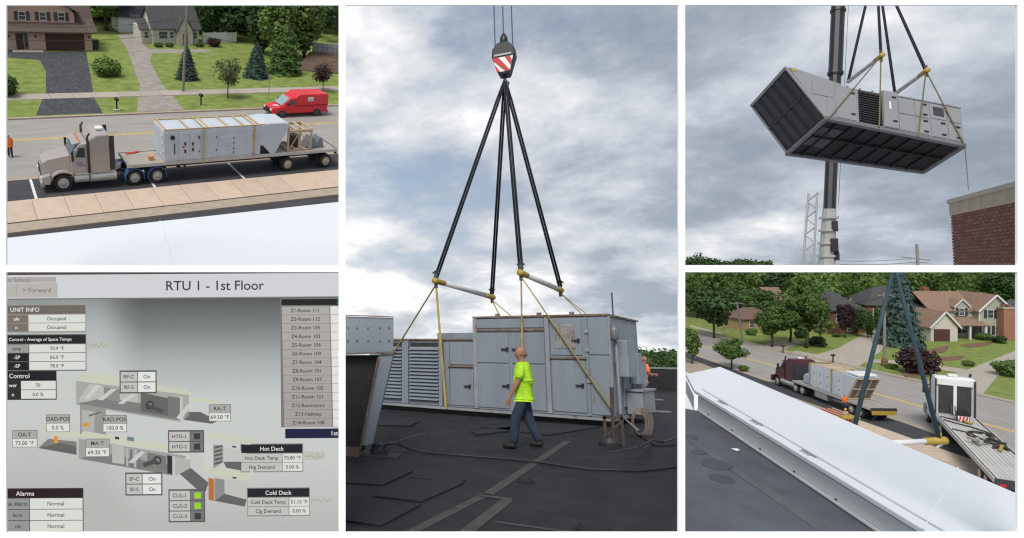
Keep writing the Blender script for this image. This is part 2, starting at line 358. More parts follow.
# ------------------------------------------------------------------ people (skin-modifier figures, 1.75 m, facing -X)
def skin(name, verts, edges, m, parent, sub=2):
    me = bpy.data.meshes.new(name); me.from_pydata([v[:3] for v in verts], edges, []); me.update()
    o = bpy.data.objects.new(name, me); COL.objects.link(o); o.parent = parent; me.materials.append(m)
    if not me.skin_vertices: me.attributes  # layer is made by the modifier
    md = o.modifiers.new('skin', 'SKIN'); md.use_smooth_shade = True
    sv = me.skin_vertices[0].data if me.skin_vertices else None
    if sv:
        for i, v in enumerate(verts):
            r = v[3]; sv[i].radius = r if isinstance(r, tuple) else (r, r); sv[i].use_root = (i == 0)
    ss = o.modifiers.new('sub', 'SUBSURF'); ss.levels = sub; ss.render_levels = sub
    return o
SKIN = mat('skin', (.34, .155, .105), .55, .08, 8)
JEANS = mat('denim', (.021, .034, .060), .85, .3, 7, .1)
SHOE = mat('dark_shoe', (.011, .010, .009), .7, .2, 8)
def person(place, loc, rz, shirt, legs, label, scale=1.0, stride=.22, arm=(.10, -.12), vest=None, hat=None, mw=None, parts=True, bend=0.0, forearm_up=False):
    o = thing('person', label, 'person', place, loc, rz, scale=scale, mw=mw)
    s = stride; b = bend
    # pelvis, knees, ankles: front leg at -x, rear leg at +x
    pel = (0, 0, .95); 
    fk, fa = (-s*.75, -.10, .52), (-s*.95, -.10, .09); rk, ra = (s*.25, .10, .50), (s*1.15, .10, .13)
    neck = (-.02-b, 0, 1.47); ch = (0-b*.6, 0, 1.25)
    sh = lambda y: (0.0-b, y, 1.40)
    el = lambda y, a: (.02+a*.6-b, y*1.18, 1.12); wr = lambda y, a: ((-.05+a-b, y*1.14, .88) if not forearm_up else (-.30-b, y*.9, 1.10))
    hd = lambda y, a: ((-.08+a-b, y*1.12, .79) if not forearm_up else (-.38-b, y*.85, 1.12))
    V = [pel+((.10, .13),), (-b*.3, 0, 1.08, (.095, .12)), ch+((.095, .135),), neck+(.062,), (-.03-b, 0, 1.52, .062), (-.045-b, 0, 1.585, (.10, .085)), (-.035-b, 0, 1.665, (.118, .094)), (-.03-b, 0, 1.735, (.085, .07)), (-.15-b, 0, 1.61, .022)]
    E_ = [(0, 1), (1, 2), (2, 3), (3, 4), (4, 5), (5, 6), (6, 7), (5, 8)]
    def chain(start, pts):
        p = start
        for q in pts: V.append(q); E_.append((p, len(V)-1)); p = len(V)-1
        return p
    for y, k, a in ((-.10, fk, fa), (.10, rk, ra)):
        chain(0, [(pel[0], y, .86, .08), k+(.055,), a+(.035,)])
    for y, a in ((-.20, arm[0]), (.20, arm[1])):
        p = chain(2, [sh(y)+(.062,), el(y, a)+(.046,), wr(y, a)+(.03,)])
        h = hd(y, a); p = chain(p, [h+((.022, .038),)])
        for j, (dx_, ln) in enumerate(((-.026, .075), (-.009, .088), (.009, .083), (.025, .065))): 
            chain(p, [(h[0]+dx_, h[1], h[2]-.035, .0095), (h[0]+dx_*1.1-.012, h[1]*.985, h[2]-ln, .008)])
        chain(p, [(h[0]-.035, h[1]*.96, h[2]+.01, .010), (h[0]-.055, h[1]*.94, h[2]-.03, .008)])
    skin('body', V, E_, SKIN, o)
    V = [(0, 0, .98, (.16, .195)), (0, 0, .84, (.165, .20)), (-b*.4, 0, 1.12, (.16, .185)), ch+((.155, .19),), (-.01-b, 0, 1.45, (.09, .125))]; E_ = [(0, 1), (0, 2), (2, 3), (3, 4)]
    for y, a in ((-.20, arm[0]), (.20, arm[1])):
        e_ = el(y, a); s_ = sh(y); V += [s_+(.092,), tuple(s_[i]+(e_[i]-s_[i])*.86 for i in range(3))+(.082,)]; E_ += [(3, len(V)-2), (len(V)-2, len(V)-1)]
    skin('shirt', V, E_, shirt, o)
    V = [(0, 0, .95, (.115, .15)), (0, 0, 1.02, (.11, .145))]; E_ = [(0, 1)]
    for y, k, a in ((-.10, fk, fa), (.10, rk, ra)):
        V += [(0, y, .84, .10), k+(.094,), (a[0], a[1], a[2]-.02, .078)]; n = len(V); E_ += [(0, n-3), (n-3, n-2), (n-2, n-1)]
    skin('trousers', V, E_, legs, o)
    for y, k, a in ((-.10, fk, fa), (.10, rk, ra)):
        skin('shoe', [(a[0]+.06, a[1], a[2]-.04, .062), (a[0]-.04, a[1], a[2]-.035, .062), (a[0]-.20, a[1], a[2]-.05, (.04, .052))], [(0, 1), (1, 2)], SHOE, o, 1)
    if hat:
        B().lathe([(.145, 1.69), (.14, 1.70), (.115, 1.705), (.108, 1.75), (.075, 1.80), (.02, 1.815)], 'z', 16, (-.035-b, 0, 0)).build('hard_hat', hat, o, smooth=True)
    else:
        B().ell((-.016-b, 0, 1.605), (.10, .097, .058), 12, 8).build('hair', mat('cropped_hair', (.17, .095, .07), .9, .2, 20), o, smooth=True)
        B().bar((-.128-b, -.05, 1.665), (-.128-b, .05, 1.665), .02, .03).build('glasses', BLACK, o)
    if vest:
        B().lathe([(.165, 1.0), (.18, 1.15), (.185, 1.30), (.11, 1.44)], 'z', 14, (-b*.5, 0, 0)).build('vest', vest, o, smooth=True)
    return o

# ------------------------------------------------------------------ trucks: front at x = 0, rear at +x, near side -y, z up
RIM = mat('wheel_rim', (.42, .40, .37), .45, .25, 8, metal=.3, rust=.05)
_tyre = {}
def wheel(parent, x, y, r, wd, rimm, near=True):
    k = (round(r, 3), round(wd, 3))
    if k not in _tyre:
        me = B().lathe([(r*.58, -wd/2), (r*.93, -wd/2), (r, -wd*.36), (r, wd*.36), (r*.93, wd/2), (r*.58, wd/2)], 'y', 24).mesh('wheel', False); me.materials.append(RUBBER); _tyre[k] = me
        me2 = B().lathe([(r*.62, -wd*.49), (r*.60, -wd*.53), (r*.54, -wd*.535), (r*.50, -wd*.515), (r*.30, -wd*.512), (r*.26, -wd*.56), (r*.20, -wd*.60), (r*.10, -wd*.60)], 'y', 20).mesh('rim', True); _tyre[k, 'r'] = me2
    o = piece('wheel', _tyre[k], parent, (x, y, r), (0, 0, 0 if y < 0 else PI))
    key = (k, rimm.name)
    if key not in _tyre: q = _tyre[k, 'r'].copy(); q.materials.append(rimm); _tyre[key] = q
    piece('rim', _tyre[key], o)
    return o
def rrect(x0, x1, z0, z1, c): return [(x0+c, z0), (x1-c, z0), (x1, z0+c), (x1, z1-c), (x1-c, z1), (x0+c, z1), (x0, z1-c), (x0, z0+c)]
def tractor(o, body, guard, chrome, axles, sleeper=True, glass=GLASS, hl=.62, cl=1.15, sll=1.45):
    """axles: x of front, drive 1, drive 2"""
    ax0, ax1, ax2 = axles
    fx = ax0-1.40; cb = ax0+hl; ce = cb+cl; se = ce+sll; q = cl/1.75
    r = .60
    # hood: profile in x-z, tapered in plan by two stacked prisms
    hood = B(); hw = 1.0
    prof = [(fx+.12, .95), (cb, 1.15), (cb, 2.50), (fx+.55, 2.20), (fx+.16, 1.98)]
    n = len(prof); vs = []
    for sgn in (-1, 1):
        for x, z in prof: t = (x-fx)/(cb-fx); wz = (.74+.30*t)*(1 if z < 1.6 else .93); vs.append((x, sgn*wz, z))
    hood.add(vs, [tuple(range(n)), tuple(range(n, 2*n))[::-1]]+[(i, n+i, n+(i+1) % n, (i+1) % n) for i in range(n)])
    h = hood.build('hood', body, o, bevel=.09)
    B().box(fx+.06, fx+.12, -.55, .55, 1.0, 1.78).build('grille', chrome, h)
    for i in range(7): B().box(fx+.03, fx+.06, -.52+i*.16, -.47+i*.16, 1.03, 1.75).build('grille_bar', DSTEEL, h)
    B().prism(rrect(-1.22, 1.22, .42, .86, .08), 'x', fx-.05, fx+.18).build('bumper', body, o, bevel=.04)
    for sgn in (-1, 1):
        # front fender: arch strip over the wheel
        f = B(); pts = []
        for k in range(9):
            t = PI*(.97-k/8*.94); pts.append((ax0+math.cos(t)*.82, r+.10+math.sin(t)*.66))
        for k in range(8):
            (x0, z0), (x1, z1) = pts[k], pts[k+1]; y0, y1 = (-1.26, -.76) if sgn < 0 else (.76, 1.26)
            f.add([(x0, y0, z0), (x1, y0, z1), (x1, y1, z1), (x0, y1, z0), (x0, y0, z0+.10), (x1, y0, z1+.10), (x1, y1, z1+.10), (x0, y1, z0+.10)], [(0,1,2,3),(7,6,5,4),(0,4,5,1),(1,5,6,2),(2,6,7,3),(3,7,4,0)])
        f.prism([(ax0-.86, .62), (ax0-.80, 1.25), (ax0-1.35, 1.1), (ax0-1.38, .62)], 'y', sgn*.72, sgn*1.22)
        f.build('fender', body, o)
        B().box(ax0-1.42, ax0-1.36, sgn*1.0-.15, sgn*1.0+.15, .88, 1.12).build('headlight', mat('headlamp', (.75, .76, .72), .15, .05, 3), o)
        wheel(o, ax0, sgn*1.03, r, .30, RIM)
        for a in (ax1, ax2): wheel(o, a, sgn*.93, r*.95, .60, RIM)
        if guard:
            for a in (ax1, ax2):
                g = B()
                for k in range(8):
                    t0, t1 = PI*(1.06-k/8*1.12), PI*(1.06-(k+1)/8*1.12); rr = r*.95+.09
                    qq = [(a+math.cos(t)*rr, r*.95+math.sin(t)*rr) for t in (t0, t1)]
                    q2 = [(a+math.cos(t)*(rr+.04), r*.95+math.sin(t)*(rr+.04)) for t in (t0, t1)]
                    y0, y1 = sgn*.60, sgn*1.30
                    g.add([(qq[0][0], y0, qq[0][1]), (qq[1][0], y0, qq[1][1]), (qq[1][0], y1, qq[1][1]), (qq[0][0], y1, qq[0][1]), (q2[0][0], y0, q2[0][1]), (q2[1][0], y0, q2[1][1]), (q2[1][0], y1, q2[1][1]), (q2[0][0], y1, q2[0][1])], [(0,1,2,3),(7,6,5,4),(0,4,5,1),(1,5,6,2),(2,6,7,3),(3,7,4,0)])
                g.build('mudguard', guard, o)
        # tanks, steps
        B().lathe([(.05, cb+.1), (.33, cb+.12), (.33, ce-.05), (.05, ce-.03)], 'x', 16, (0, sgn*.92, .82)).build('step_tank', chrome, o, smooth=False)
        B().lathe([(.05, ce+.02), (.36, ce+.04), (.36, se+.40), (.05, se+.42)], 'x', 16, (0, sgn*.92, .82)).build('fuel_tank', chrome, o)
        B().box(cb+.2, se+.3, sgn*1.12-.10, sgn*1.12+.10, 1.14, 1.20).build('step', chrome, o)
        B().tube([(ce+.0, sgn*1.22, 1.2), (ce, sgn*1.22, 3.75), (ce+.16, sgn*1.22, 3.95)], .085, 10).build('exhaust_stack', DSTEEL, o, smooth=True)
        mr_ = B().box(cb-.02, cb+.12, sgn*1.48-.10, sgn*1.48+.10, 2.2, 2.85).build('mirror', BLACK, o)
        B().bar((cb+.22, sgn*1.18, 2.8), (cb+.08, sgn*1.46, 2.8), .05).build('arm', BLACK, mr_)
    # cab: raked front
    cab = B().prism([(cb-.05, 1.15), (ce, 1.05), (ce, 3.28), (cb+.55, 3.22), (cb-.02, 2.42)], 'y', -1.17, 1.17).build('cab', body, o, bevel=.07)
    B().add([(cb+.03, -1.0, 2.46), (cb+.03, 1.0, 2.46), (cb+.50, .95, 3.12), (cb+.50, -.95, 3.12), (cb-.03, -1.0, 2.48), (cb-.03, 1.0, 2.48), (cb+.44, .95, 3.16), (cb+.44, -.95, 3.16)], [(0,1,2,3),(7,6,5,4),(0,4,5,1),(1,5,6,2),(2,6,7,3),(3,7,4,0)]).build('windscreen', glass, cab)
    for sgn in (-1, 1):
        d = B().prism([(cb+.30*q, 1.15), (cb+1.5*q, 1.15), (cb+1.5*q, 3.08), (cb+.72*q, 3.08), (cb+.30*q, 2.5)], 'y', sgn*1.165, sgn*1.195).build('door', body, o, bevel=.01)
        B().prism([(cb+.46*q, 2.36), (cb+1.40*q, 2.30), (cb+1.40*q, 2.98), (cb+.84*q, 2.98)], 'y', sgn*1.19, sgn*1.205).build('window', glass, d)
        B().box(cb+1.20*q, cb+1.40*q, sgn*1.20-.02, sgn*1.20+.02, 1.72, 1.77).build('handle', DSTEEL, d)
    v = B().prism([(cb+.18, 3.16), (cb+.62, 3.26), (cb+.62, 3.34), (cb+.14, 3.22)], 'y', -1.12, 1.12).build('sun_visor', body, o)
    for i in range(5): B().ell((cb+.62, -.8+i*.4, 3.37), (.10, .07, .055), 10, 6).build('roof_light', mat('amber_lens', (.75, .25, .05), .3, .05, 3), o, smooth=True)
    if sleeper:
        s = B().prism([(ce+.02, 1.10), (se, 1.10), (se, 3.82), (ce+.55, 3.80), (ce+.02, 3.32)], 'y', -1.24, 1.24).build('sleeper', body, o, bevel=.10)
        B().box(ce+.75, ce+1.25, -.35, .25, 3.83, 3.98).build('roof_vent', WPAINT, s, bevel=.03)
        for sgn in (-1, 1): B().box(se+.01, se+.34, sgn*1.20-.03, sgn*1.20+.03, 1.3, 3.7).build('side_fairing', DSTEEL, s)
        B().box(se+.02, se+.10, -1.0, 1.0, 1.4, 3.3).build('back_panel', DSTEEL, s)
    for sgn in (-1, 1): B().box(fx+.4, ax2+.9, sgn*.42-.05, sgn*.42+.05, .78, 1.02).build('frame_rail', DSTEEL, o)
    for a in (ax0, ax1, ax2): B().tube([(a, -.9, r*.95), (a, .9, r*.95)], .09, 8).build('axle', DSTEEL, o)
    B().lathe([(.05, 1.12), (.5, 1.14), (.52, 1.2), (.05, 1.22)], 'z', 20, ((ax1+ax2)/2, 0, 0)).build('fifth_wheel', DSTEEL, o)
    B().box(se+.35, se+.9, -.35, .35, 1.05, 1.35).build('deck_plate', STEEL, o)
    for y in (-.2, 0, .2):
        B().tube([(se+.1, y, 2.0), (se+.5, y*1.4, 1.45), (se+1.1, y*.6, 1.5)], .03, 6).build('air_hose', BLACK, o)
def flatbed(o, x0, x1, axles, deckm, boards=14, z=1.32, legx=None, w=1.28, rimm=None):
    rimm = rimm or mat('rusty_rim', (.45, .36, .28), .55, .3, 6, rust=.12, rustcol=(.30, .15, .06))
    d = B().box(x0, x1, -w+.08, w-.08, z-.14, z-.03).build('deck', DSTEEL, o)
    n = boards; gw = (2*w-.28)/n
    me = B().box(0, x1-x0-.1, 0, gw-.02, -.03, .012).mesh('board'); me.materials.append(deckm)
    for i in range(n): piece('board', me, d, (x0+.05, -w+.14+i*gw, z+random.uniform(-.004, .004)))
    for sgn in (-1, 1):
        B().box(x0, x1, sgn*w-.05, sgn*w+.05, z-.20, z+.03).build('side_rail', mat('rail_aluminium', (.46, .45, .43), .5, .2, 3, metal=.3), o)
        B().prism([(x0+.8, z-.2), (x0+3.2, z-.62), (x1-1.2, z-.62), (x1-.1, z-.2)], 'y', sgn*.5-.06, sgn*.5+.06).build('main_beam', DSTEEL, o)
        for a in axles: wheel(o, a, sgn*.92, .56, .62, rimm)
        if legx: B().box(legx-.07, legx+.07, sgn*.75-.07, sgn*.75+.07, .35, z-.2).box(legx-.16, legx+.16, sgn*.75-.13, sgn*.75+.13, .30, .36).build('landing_leg', DSTEEL, o)
    for i in range(int((x1-x0)/1.2)): B().box(x0+.5+i*1.2, x0+.58+i*1.2, -w+.1, w-.1, z-.24, z-.14).build('cross_member', DSTEEL, o)
    for a in axles: B().tube([(a, -.9, .56), (a, .9, .56)], .08, 8).build('axle', DSTEEL, o)
    B().box(x1-.04, x1+.06, -w, w, z-.42, z+.02).build('rear_bumper', DSTEEL, o)
    for sgn in (-1, 1): B().box(x1+.06, x1+.10, sgn*.9-.16, sgn*.9+.16, z-.34, z-.22).build('tail_light', mat('red_lens', (.5, .02, .02), .3, .05, 3), o)
# ================================================================== PLACE 1: street with the loaded flatbed
def g1(x, y, z=0.0): return P1.gp(x, y, z)
def line1(Y, x): # ground x of pixel column x on the line of constant Y
    lo, hi = -60.0, 120.0
    for _ in range(50):
        mid = (lo+hi)/2
        if P1.pr((mid, Y, 0))[0] < x: lo = mid
        else: hi = mid
    return lo
def band1(name, Ya, Yb, z, m, xl=-45, xr=341.3, th=0.0):
    return ground(name, P1, [(line1(Ya, xl), Ya), (line1(Ya, xr), Ya), (line1(Yb, xr), Yb), (line1(Yb, xl), Yb)], z, m, th)
band1('lawn', 64.6, 170, .10, GRASS)
band1('road', 48.9, 64.35, 0, ASPH)
band1('parking_lane', 44.3, 48.9, -.004, ASPHD)
band1('gutter', 48.75, 49.35, .004, KERB)
band1('kerb', 64.3, 64.75, .13, KERB, th=.3)
band1('near_ground', 30, 44.4, -.01, ASPHD)
o = band1('near_kerb', 39.7, 41.0, .10, KERB, th=.2)
# near pavement: separate slabs
o = band1('pavement', 40.9, 44.65, .02, KERB); x0, x1 = line1(42.8, -30), line1(44.65, 336)
xs = []; x = line1(42.8, -22)
while x < line1(41.2, 338): xs.append(x); x += 2.02
sl_me = B().box(0, 1.99, 0, 3.48, -.05, 0).mesh('slab'); sl_me.materials.append(BEIGE)
for i, x in enumerate(xs): piece('slab', sl_me, o, (x-.75, 41.1, .14+random.uniform(-.004, .004)), (0, 0, 0), (1, 1, 1)) if i < len(xs)-2 else None
xe = xs[-2]-.75; b = B(); b.slab([(xe, 41.1, .14), (line1(41.1, 340.6), 41.1, .14), (line1(44.58, 340.6), 44.58, .14), (xe, 44.58, .14)], .05); b.build('slab', BEIGE, o)
far = band1('far_pavement', 70.9, 73.3, .11, KERB)
fs = B().box(0, 2.26, 0, 2.16, -.05, 0).mesh('slab'); fs.materials.append(CONC); x = line1(72, -25)
while x < line1(72, 330): piece('slab', fs, far, (x, 71.0, .16+random.uniform(-.005, .005)), (0, 0, random.uniform(-.004, .004))); x += 2.30
# driveways
dw = gps(P1, (36, 116.5), (103, 114), (93, 97), (93, 91), (86, 52), (46, 53), (6, 51), (4, 58), (40, 61), (46, 72), (46, 93), (44, 97))
ground('driveway', P1, dw, .115, DRIVE)
dw2 = gps(P1, (137, 113), (184, 111), (168, 91), (163, 87), (150, 62), (152, 54), (182, 54), (216, 52), (205, 50), (150, 50), (138, 42), (133, 34), (118, 36), (127, 50), (140, 87), (139, 93))
ground('gravel_driveway', P1, dw2, .115, OLDCON)
b = B()
for dy_ in (-.16, .16): b.face((line1(58.2, -40), 58.2+dy_-.09, .006), (line1(58, 341), 58.2+dy_-.09, .006), (line1(58.4, 341), 58.2+dy_+.09, .006), (line1(58.4, -40), 58.2+dy_+.09, .006))
struct(b.build('yellow_line', YEL, place=P1))
for px in (33, 150, 246): 
    p = P1.gp(px, 188 if px < 100 else 180); x = p.x
    ground('stall_line', P1, [(x-.09, 44.7), (x+.09, 44.7), (x+.09, 48.7), (x-.09, 48.7)], .003, WHT)
# white roof edge at the bottom of the view
RZ = 15.3
t = thing('roof_parapet', 'broad white membrane-covered roof edge below the street view', 'roof', P1, (0, 0, 0))
pe = [P1.gp(-40, 243, RZ), P1.gp(341.2, 201.6, RZ), P1.gp(341.2, 300, RZ), P1.gp(-40, 300, RZ)]
sm = P1.gp(160, 221, RZ); sb = P1.gp(176, 275, RZ); q0 = P1.gp(-40, 243, RZ); 
B().slab([pe[0], pe[1], pe[2], pe[3]], .5).build('cap', ROOFW, t)
B().bar(sm+Vector((0, 0, .004)), sb+Vector((0, 0, .004)), .008, .006).build('seam', mat('seam_grey', (.62, .66, .70), .5), t)
# ---- houses
SID = mat('pink_siding', (.50, .33, .27), .7, .05, 2, .15, stretch=(.2, .2, 6), bscale=3)
BRF = mat('brown_shingle', (.085, .062, .052), .9, .3, 3, .4, bscale=12)
def window(o, cx, cz, w_, h_, y, fm, shut=None, pm=GLASS):
    f = B().box(cx-w_/2-.08, cx+w_/2+.08, y-.06, y+.02, cz-h_/2-.08, cz-h_/2).box(cx-w_/2-.08, cx+w_/2+.08, y-.06, y+.02, cz+h_/2, cz+h_/2+.08).box(cx-w_/2-.08, cx-w_/2, y-.06, y+.02, cz-h_/2, cz+h_/2).box(cx+w_/2, cx+w_/2+.08, y-.06, y+.02, cz-h_/2, cz+h_/2).box(cx-w_/2, cx+w_/2, y-.05, y+.01, cz-.03, cz+.03).build('window', fm, o)
    B().box(cx-w_/2, cx+w_/2, y-.025, y-.005, cz-h_/2, cz+h_/2).build('pane', pm, f)
    if shut:
        for sg in (-1, 1): B().box(cx+sg*(w_/2+.33)-.24, cx+sg*(w_/2+.33)+.24, y-.07, y+.01, cz-h_/2-.06, cz+h_/2+.06).build('shutter', shut, f)
    return f
def roof_plane(b, pts, th=.14): return b.slab(pts, th)
hp = P1.gp(47, 52)
h1 = thing('house', 'pink-sided house with brown garage door and three shuttered dormer windows', 'house', P1, (hp.x, 97.0, .1))
B().box(-8, -.9, 0, 9, 0, 2.75).box(-.9, 0, .0, 9, 0, 2.75).box(5.0, 6.0, 0, 9, 0, 2.75).box(0, 5.0, .25, 9, 0, 2.75).box(0, 5, 0, .25, 2.3, 2.75).build('wall', SID, h1)
gd = B().box(0, 5.0, .12, .24, 0, 2.3).build('garage_door', mat('garage_brown', (.075, .035, .03), .6, .1, 2), h1)
for i in range(1, 4): B().box(0, 5, .10, .12, i*.575-.02, i*.575+.02).build('panel_joint', BRF, gd)
d = B().box(-3.6, -2.7, -.05, .03, .1, 2.2).build('door', mat('door_brown', (.05, .03, .028), .5), h1); B().box(-2.82, -2.76, -.10, -.05, 1.0, 1.1).build('handle', STEEL, d)
B().box(-2.6, -2.15, -.04, .02, .2, 2.2).build('side_light', GLASS, h1)
B().box(-4.2, -.5, -1.6, 0, -.05, .14).build('porch_step', CONC, h1)
for x in (-4.4, -1.2, 5.6): B().box(x-.07, x+.07, -.17, -.03, 1.7, 2.0).build('lantern', BLACK, h1)
r1 = B(); roof_plane(r1, [(-9, -.9, 2.62), (6.7, -.9, 2.62), (6.7, 3.0, 3.9), (-9, 3.0, 3.9)]); roof_plane(r1, [(3.9, 3.0, 3.9), (6.7, 3.0, 3.9), (6.7, 6.2, 6.4), (3.9, 6.2, 6.4)]); roof_plane(r1, [(-9, 3.0, 3.9), (-5.0, 3.0, 3.9), (-5.0, 6.2, 6.4), (-9, 6.2, 6.4)])
r1.box(-9, 6.7, 3.2, 9, 3.6, 3.76); r1.build('roof', BRF, h1)
B().prism([(-5.2, 2.8), (4.1, 2.8), (4.1, 4.7), (3.3, 5.6), (-.55, 7.2), (-4.4, 5.6), (-5.2, 4.7)], 'y', 1.6, 7).build('upper_wall', SID, h1)
r2 = B().bar((4.75, 4.2, 4.85), (-.55, 4.2, 7.55), 6.2, .16).bar((-5.85, 4.2, 4.85), (-.55, 4.2, 7.55), 6.2, .16); r2.build('roof', BRF, h1)
B().box(-9.2, 6.8, -1.0, -.9, 2.42, 2.6).build('gutter', mat('gutter_brown', (.12, .07, .055), .5), h1)
for x in (-2.9, -.35, 2.0): window(h1, x+.45, 4.25, .75, 1.0, 1.58, WPAINT, BRF)
# cottage
CW = mat('cottage_siding', (.52, .49, .43), .7, .05, 2, .15, stretch=(.2, .2, 6), bscale=3)
GRF = mat('charcoal_shingle', (.06, .058, .062), .9, .3, 3, .4, bscale=12)
cp = P1.gp(154, 45)
c1 = thing('cottage', 'beige cottage with charcoal roof and steep front gable over the door', 'house', P1, (cp.x, cp.y, .1), scale=.86)
B().box(-.2, 8.2, 0, 8, 0, 2.9).box(-2.0, -.2, .8, 7, 0, 2.6).build('wall', CW, c1)
b = B(); roof_plane(b, [(-.6, -.5, 2.8), (8.6, -.5, 2.8), (8.6, 4.0, 6.4), (-.6, 4.0, 6.4)]); roof_plane(b, [(8.6, 8.5, 2.8), (-.6, 8.5, 2.8), (-.6, 4.0, 6.4), (8.6, 4.0, 6.4)]); roof_plane(b, [(-2.4, .4, 2.5), (-.6, .4, 2.5), (-.6, 3.5, 4.0), (-2.4, 3.5, 4.0)])
b.build('roof', GRF, c1)
for x in (-.15, 8.0): B().prism([(0.0, 2.8), (8.0, 2.8), (4.0, 6.15)], 'x', x, x+.15).build('gable', CW, c1)
gb = B().prism([(4.0, 0), (6.9, 0), (6.9, 2.5), (5.45, 5.0), (4.0, 2.5)], 'y', -.9, 3).build('front_gable', CW, c1)
b = B(); b.bar((3.75, 1, 2.2), (5.45, 1, 5.25), 4.4, .14); b.bar((7.15, 1, 2.2), (5.45, 1, 5.25), 4.4, .14); b.build('gable_roof', GRF, c1)
d = B().box(5.0, 5.9, -.96, -.9, 0, 2.1).build('door', mat('cottage_door', (.22, .11, .06), .5), c1); B().box(5.76, 5.82, -1.02, -.96, 1.0, 1.1).build('handle', STEEL, d)
window(c1, 1.7, 1.65, 1.5, 1.2, -.01, WPAINT); window(c1, 7.5, 1.65, .7, 1.1, -.01, WPAINT); window(c1, 3.2, 1.65, .6, 1.1, -.01, WPAINT); window(c1, -1.1, 1.5, .7, 1.0, .79, WPAINT)
B().box(5.5, 6.3, 4.2, 4.9, 5.0, 7.4).build('chimney', CW, c1)
gp_ = P1.gp(119, 33)
t = thing('garage', 'white detached garage half hidden behind the cottage', 'garage', P1, (gp_.x, gp_.y, .1)); B().box(0, 5.2, 0, 6, 0, 2.7).build('wall', WPAINT, t); B().box(.5, 4.7, -.06, 0, 0, 2.2).build('garage_door', mat('pale_door', (.60, .63, .65), .5), t)
b = B(); roof_plane(b, [(-.4, -.4, 2.6), (5.6, -.4, 2.6), (5.6, 3, 4.3), (-.4, 3, 4.3)]); b.build('roof', GRF, t)
# vinyl fence
fp, fq = P1.gp(203, 44), P1.gp(236, 43)
t = thing('fence', 'white vinyl privacy fence right of the cottage', 'fence', P1, fp); dxx = (fq-fp); n = 9
pm = B().box(0, dxx.length/n-.03, -.03, .03, .1, 1.75).mesh('panel'); pm.materials.append(WPAINT)
for i in range(n): piece('panel', pm, t, dxx*(i/n), (0, 0, math.atan2(dxx.y, dxx.x)))
pm2 = B().box(-.07, .07, -.07, .07, 0, 1.9).mesh('post'); pm2.materials.append(WPAINT)
for i in range(0, n+1, 3): piece('post', pm2, t, dxx*(i/n))
# street bits
def mailbox(place, px, py, hpx, label):
    p = place.gp(px, py); k = place.pxm(p); h = hpx/k/.9; s = h/1.25
    t = thing('mailbox', label, 'mailbox', place, p, random.uniform(-.2, .2), scale=s)
    B().box(-.06, .06, -.06, .06, 0, 1.0).build('post', BLACK, t)
    B().prism([(-.13, 1.0), (.13, 1.0), (.13, 1.16), (.08, 1.24), (-.08, 1.24), (-.13, 1.16)], 'y', -.28, .28).build('box', BLACK, t); B().box(.13, .15, .05, .12, 1.1, 1.28).build('flag', mat('flag_red', (.4, .03, .03), .5), t)
mailbox(P1, 117, 111, 12, 'black mailbox with pale base beside the sealed driveway'); mailbox(P1, 201, 106, 11, 'black mailbox beside the gravel driveway')
p = P1.gp(117, 111.5); tag(B().slab([(p.x-.35, p.y-.3, .22), (p.x+.35, p.y-.3, .22), (p.x+.35, p.y+.3, .22), (p.x-.35, p.y+.3, .22)], .2).build('stone_block', CONC, place=P1), 'pale stone block at the foot of a black mailbox', 'block')
p = P1.gp(268.5, 101); t = thing('street_sign', 'thin metal sign post on the verge left of the red van', 'sign', P1, p); B().box(-.04, .04, -.03, .03, 0, 3.0).build('post', STEEL, t); B().box(-.15, .15, -.05, -.03, 2.5, 3.0).build('sign_plate', STEEL, t)
p = P1.gp(183, 92.5); t = thing('utility_pole', 'tall weathered wooden utility pole in front of the cottage', 'pole', P1, p, ry=.055); B().tube([(0, 0, -.2), (0, 0, 16.5)], .17, 10, .12).build('shaft', POLE, t)
B().bar((-.9, 0, 8.2), (.9, 0, 8.2), .10, .12).build('crossarm', POLE, t); B().lathe([(.05, 10.6), (.22, 10.65), (.22, 11.4), (.05, 11.45)], 'z', 12, (.35, 0, 0)).build('transformer', STEEL, t)
pz = (p.x, p.y)
for k, (zA, zB, lab) in enumerate(((8.3, 7.6, 'upper black overhead wire across the front lawns'), (6.9, 6.3, 'lower black overhead wire across the front lawns'))):
    b = B()
    for xa, xb, za, zb in ((line1(p.y, -20)-2, p.x, zB, zA), (p.x, line1(p.y, 318)-2, zA, zB)):
        b.tube([(xa+(xb-xa)*i/12, p.y, za+(zb-za)*i/12-.9*(1-(2*i/12-1)**2)) for i in range(13)], .022, 5)
    tag(b.build('overhead_wire', BLACK, place=P1), lab, 'wire')
p = P1.gp(95, 50); t = thing('wheelie_bin', 'dark green wheelie bin beside the brown garage', 'bin', P1, p); B().prism([(-.42, 0), (.42, 0), (.52, 1.3), (-.52, 1.3)], 'y', -.45, .45).build('body', mat('bin_green', (.02, .035, .025), .5), t, bevel=.04); B().box(-.56, .56, -.5, .5, 1.3, 1.4).build('lid', BLACK, t)
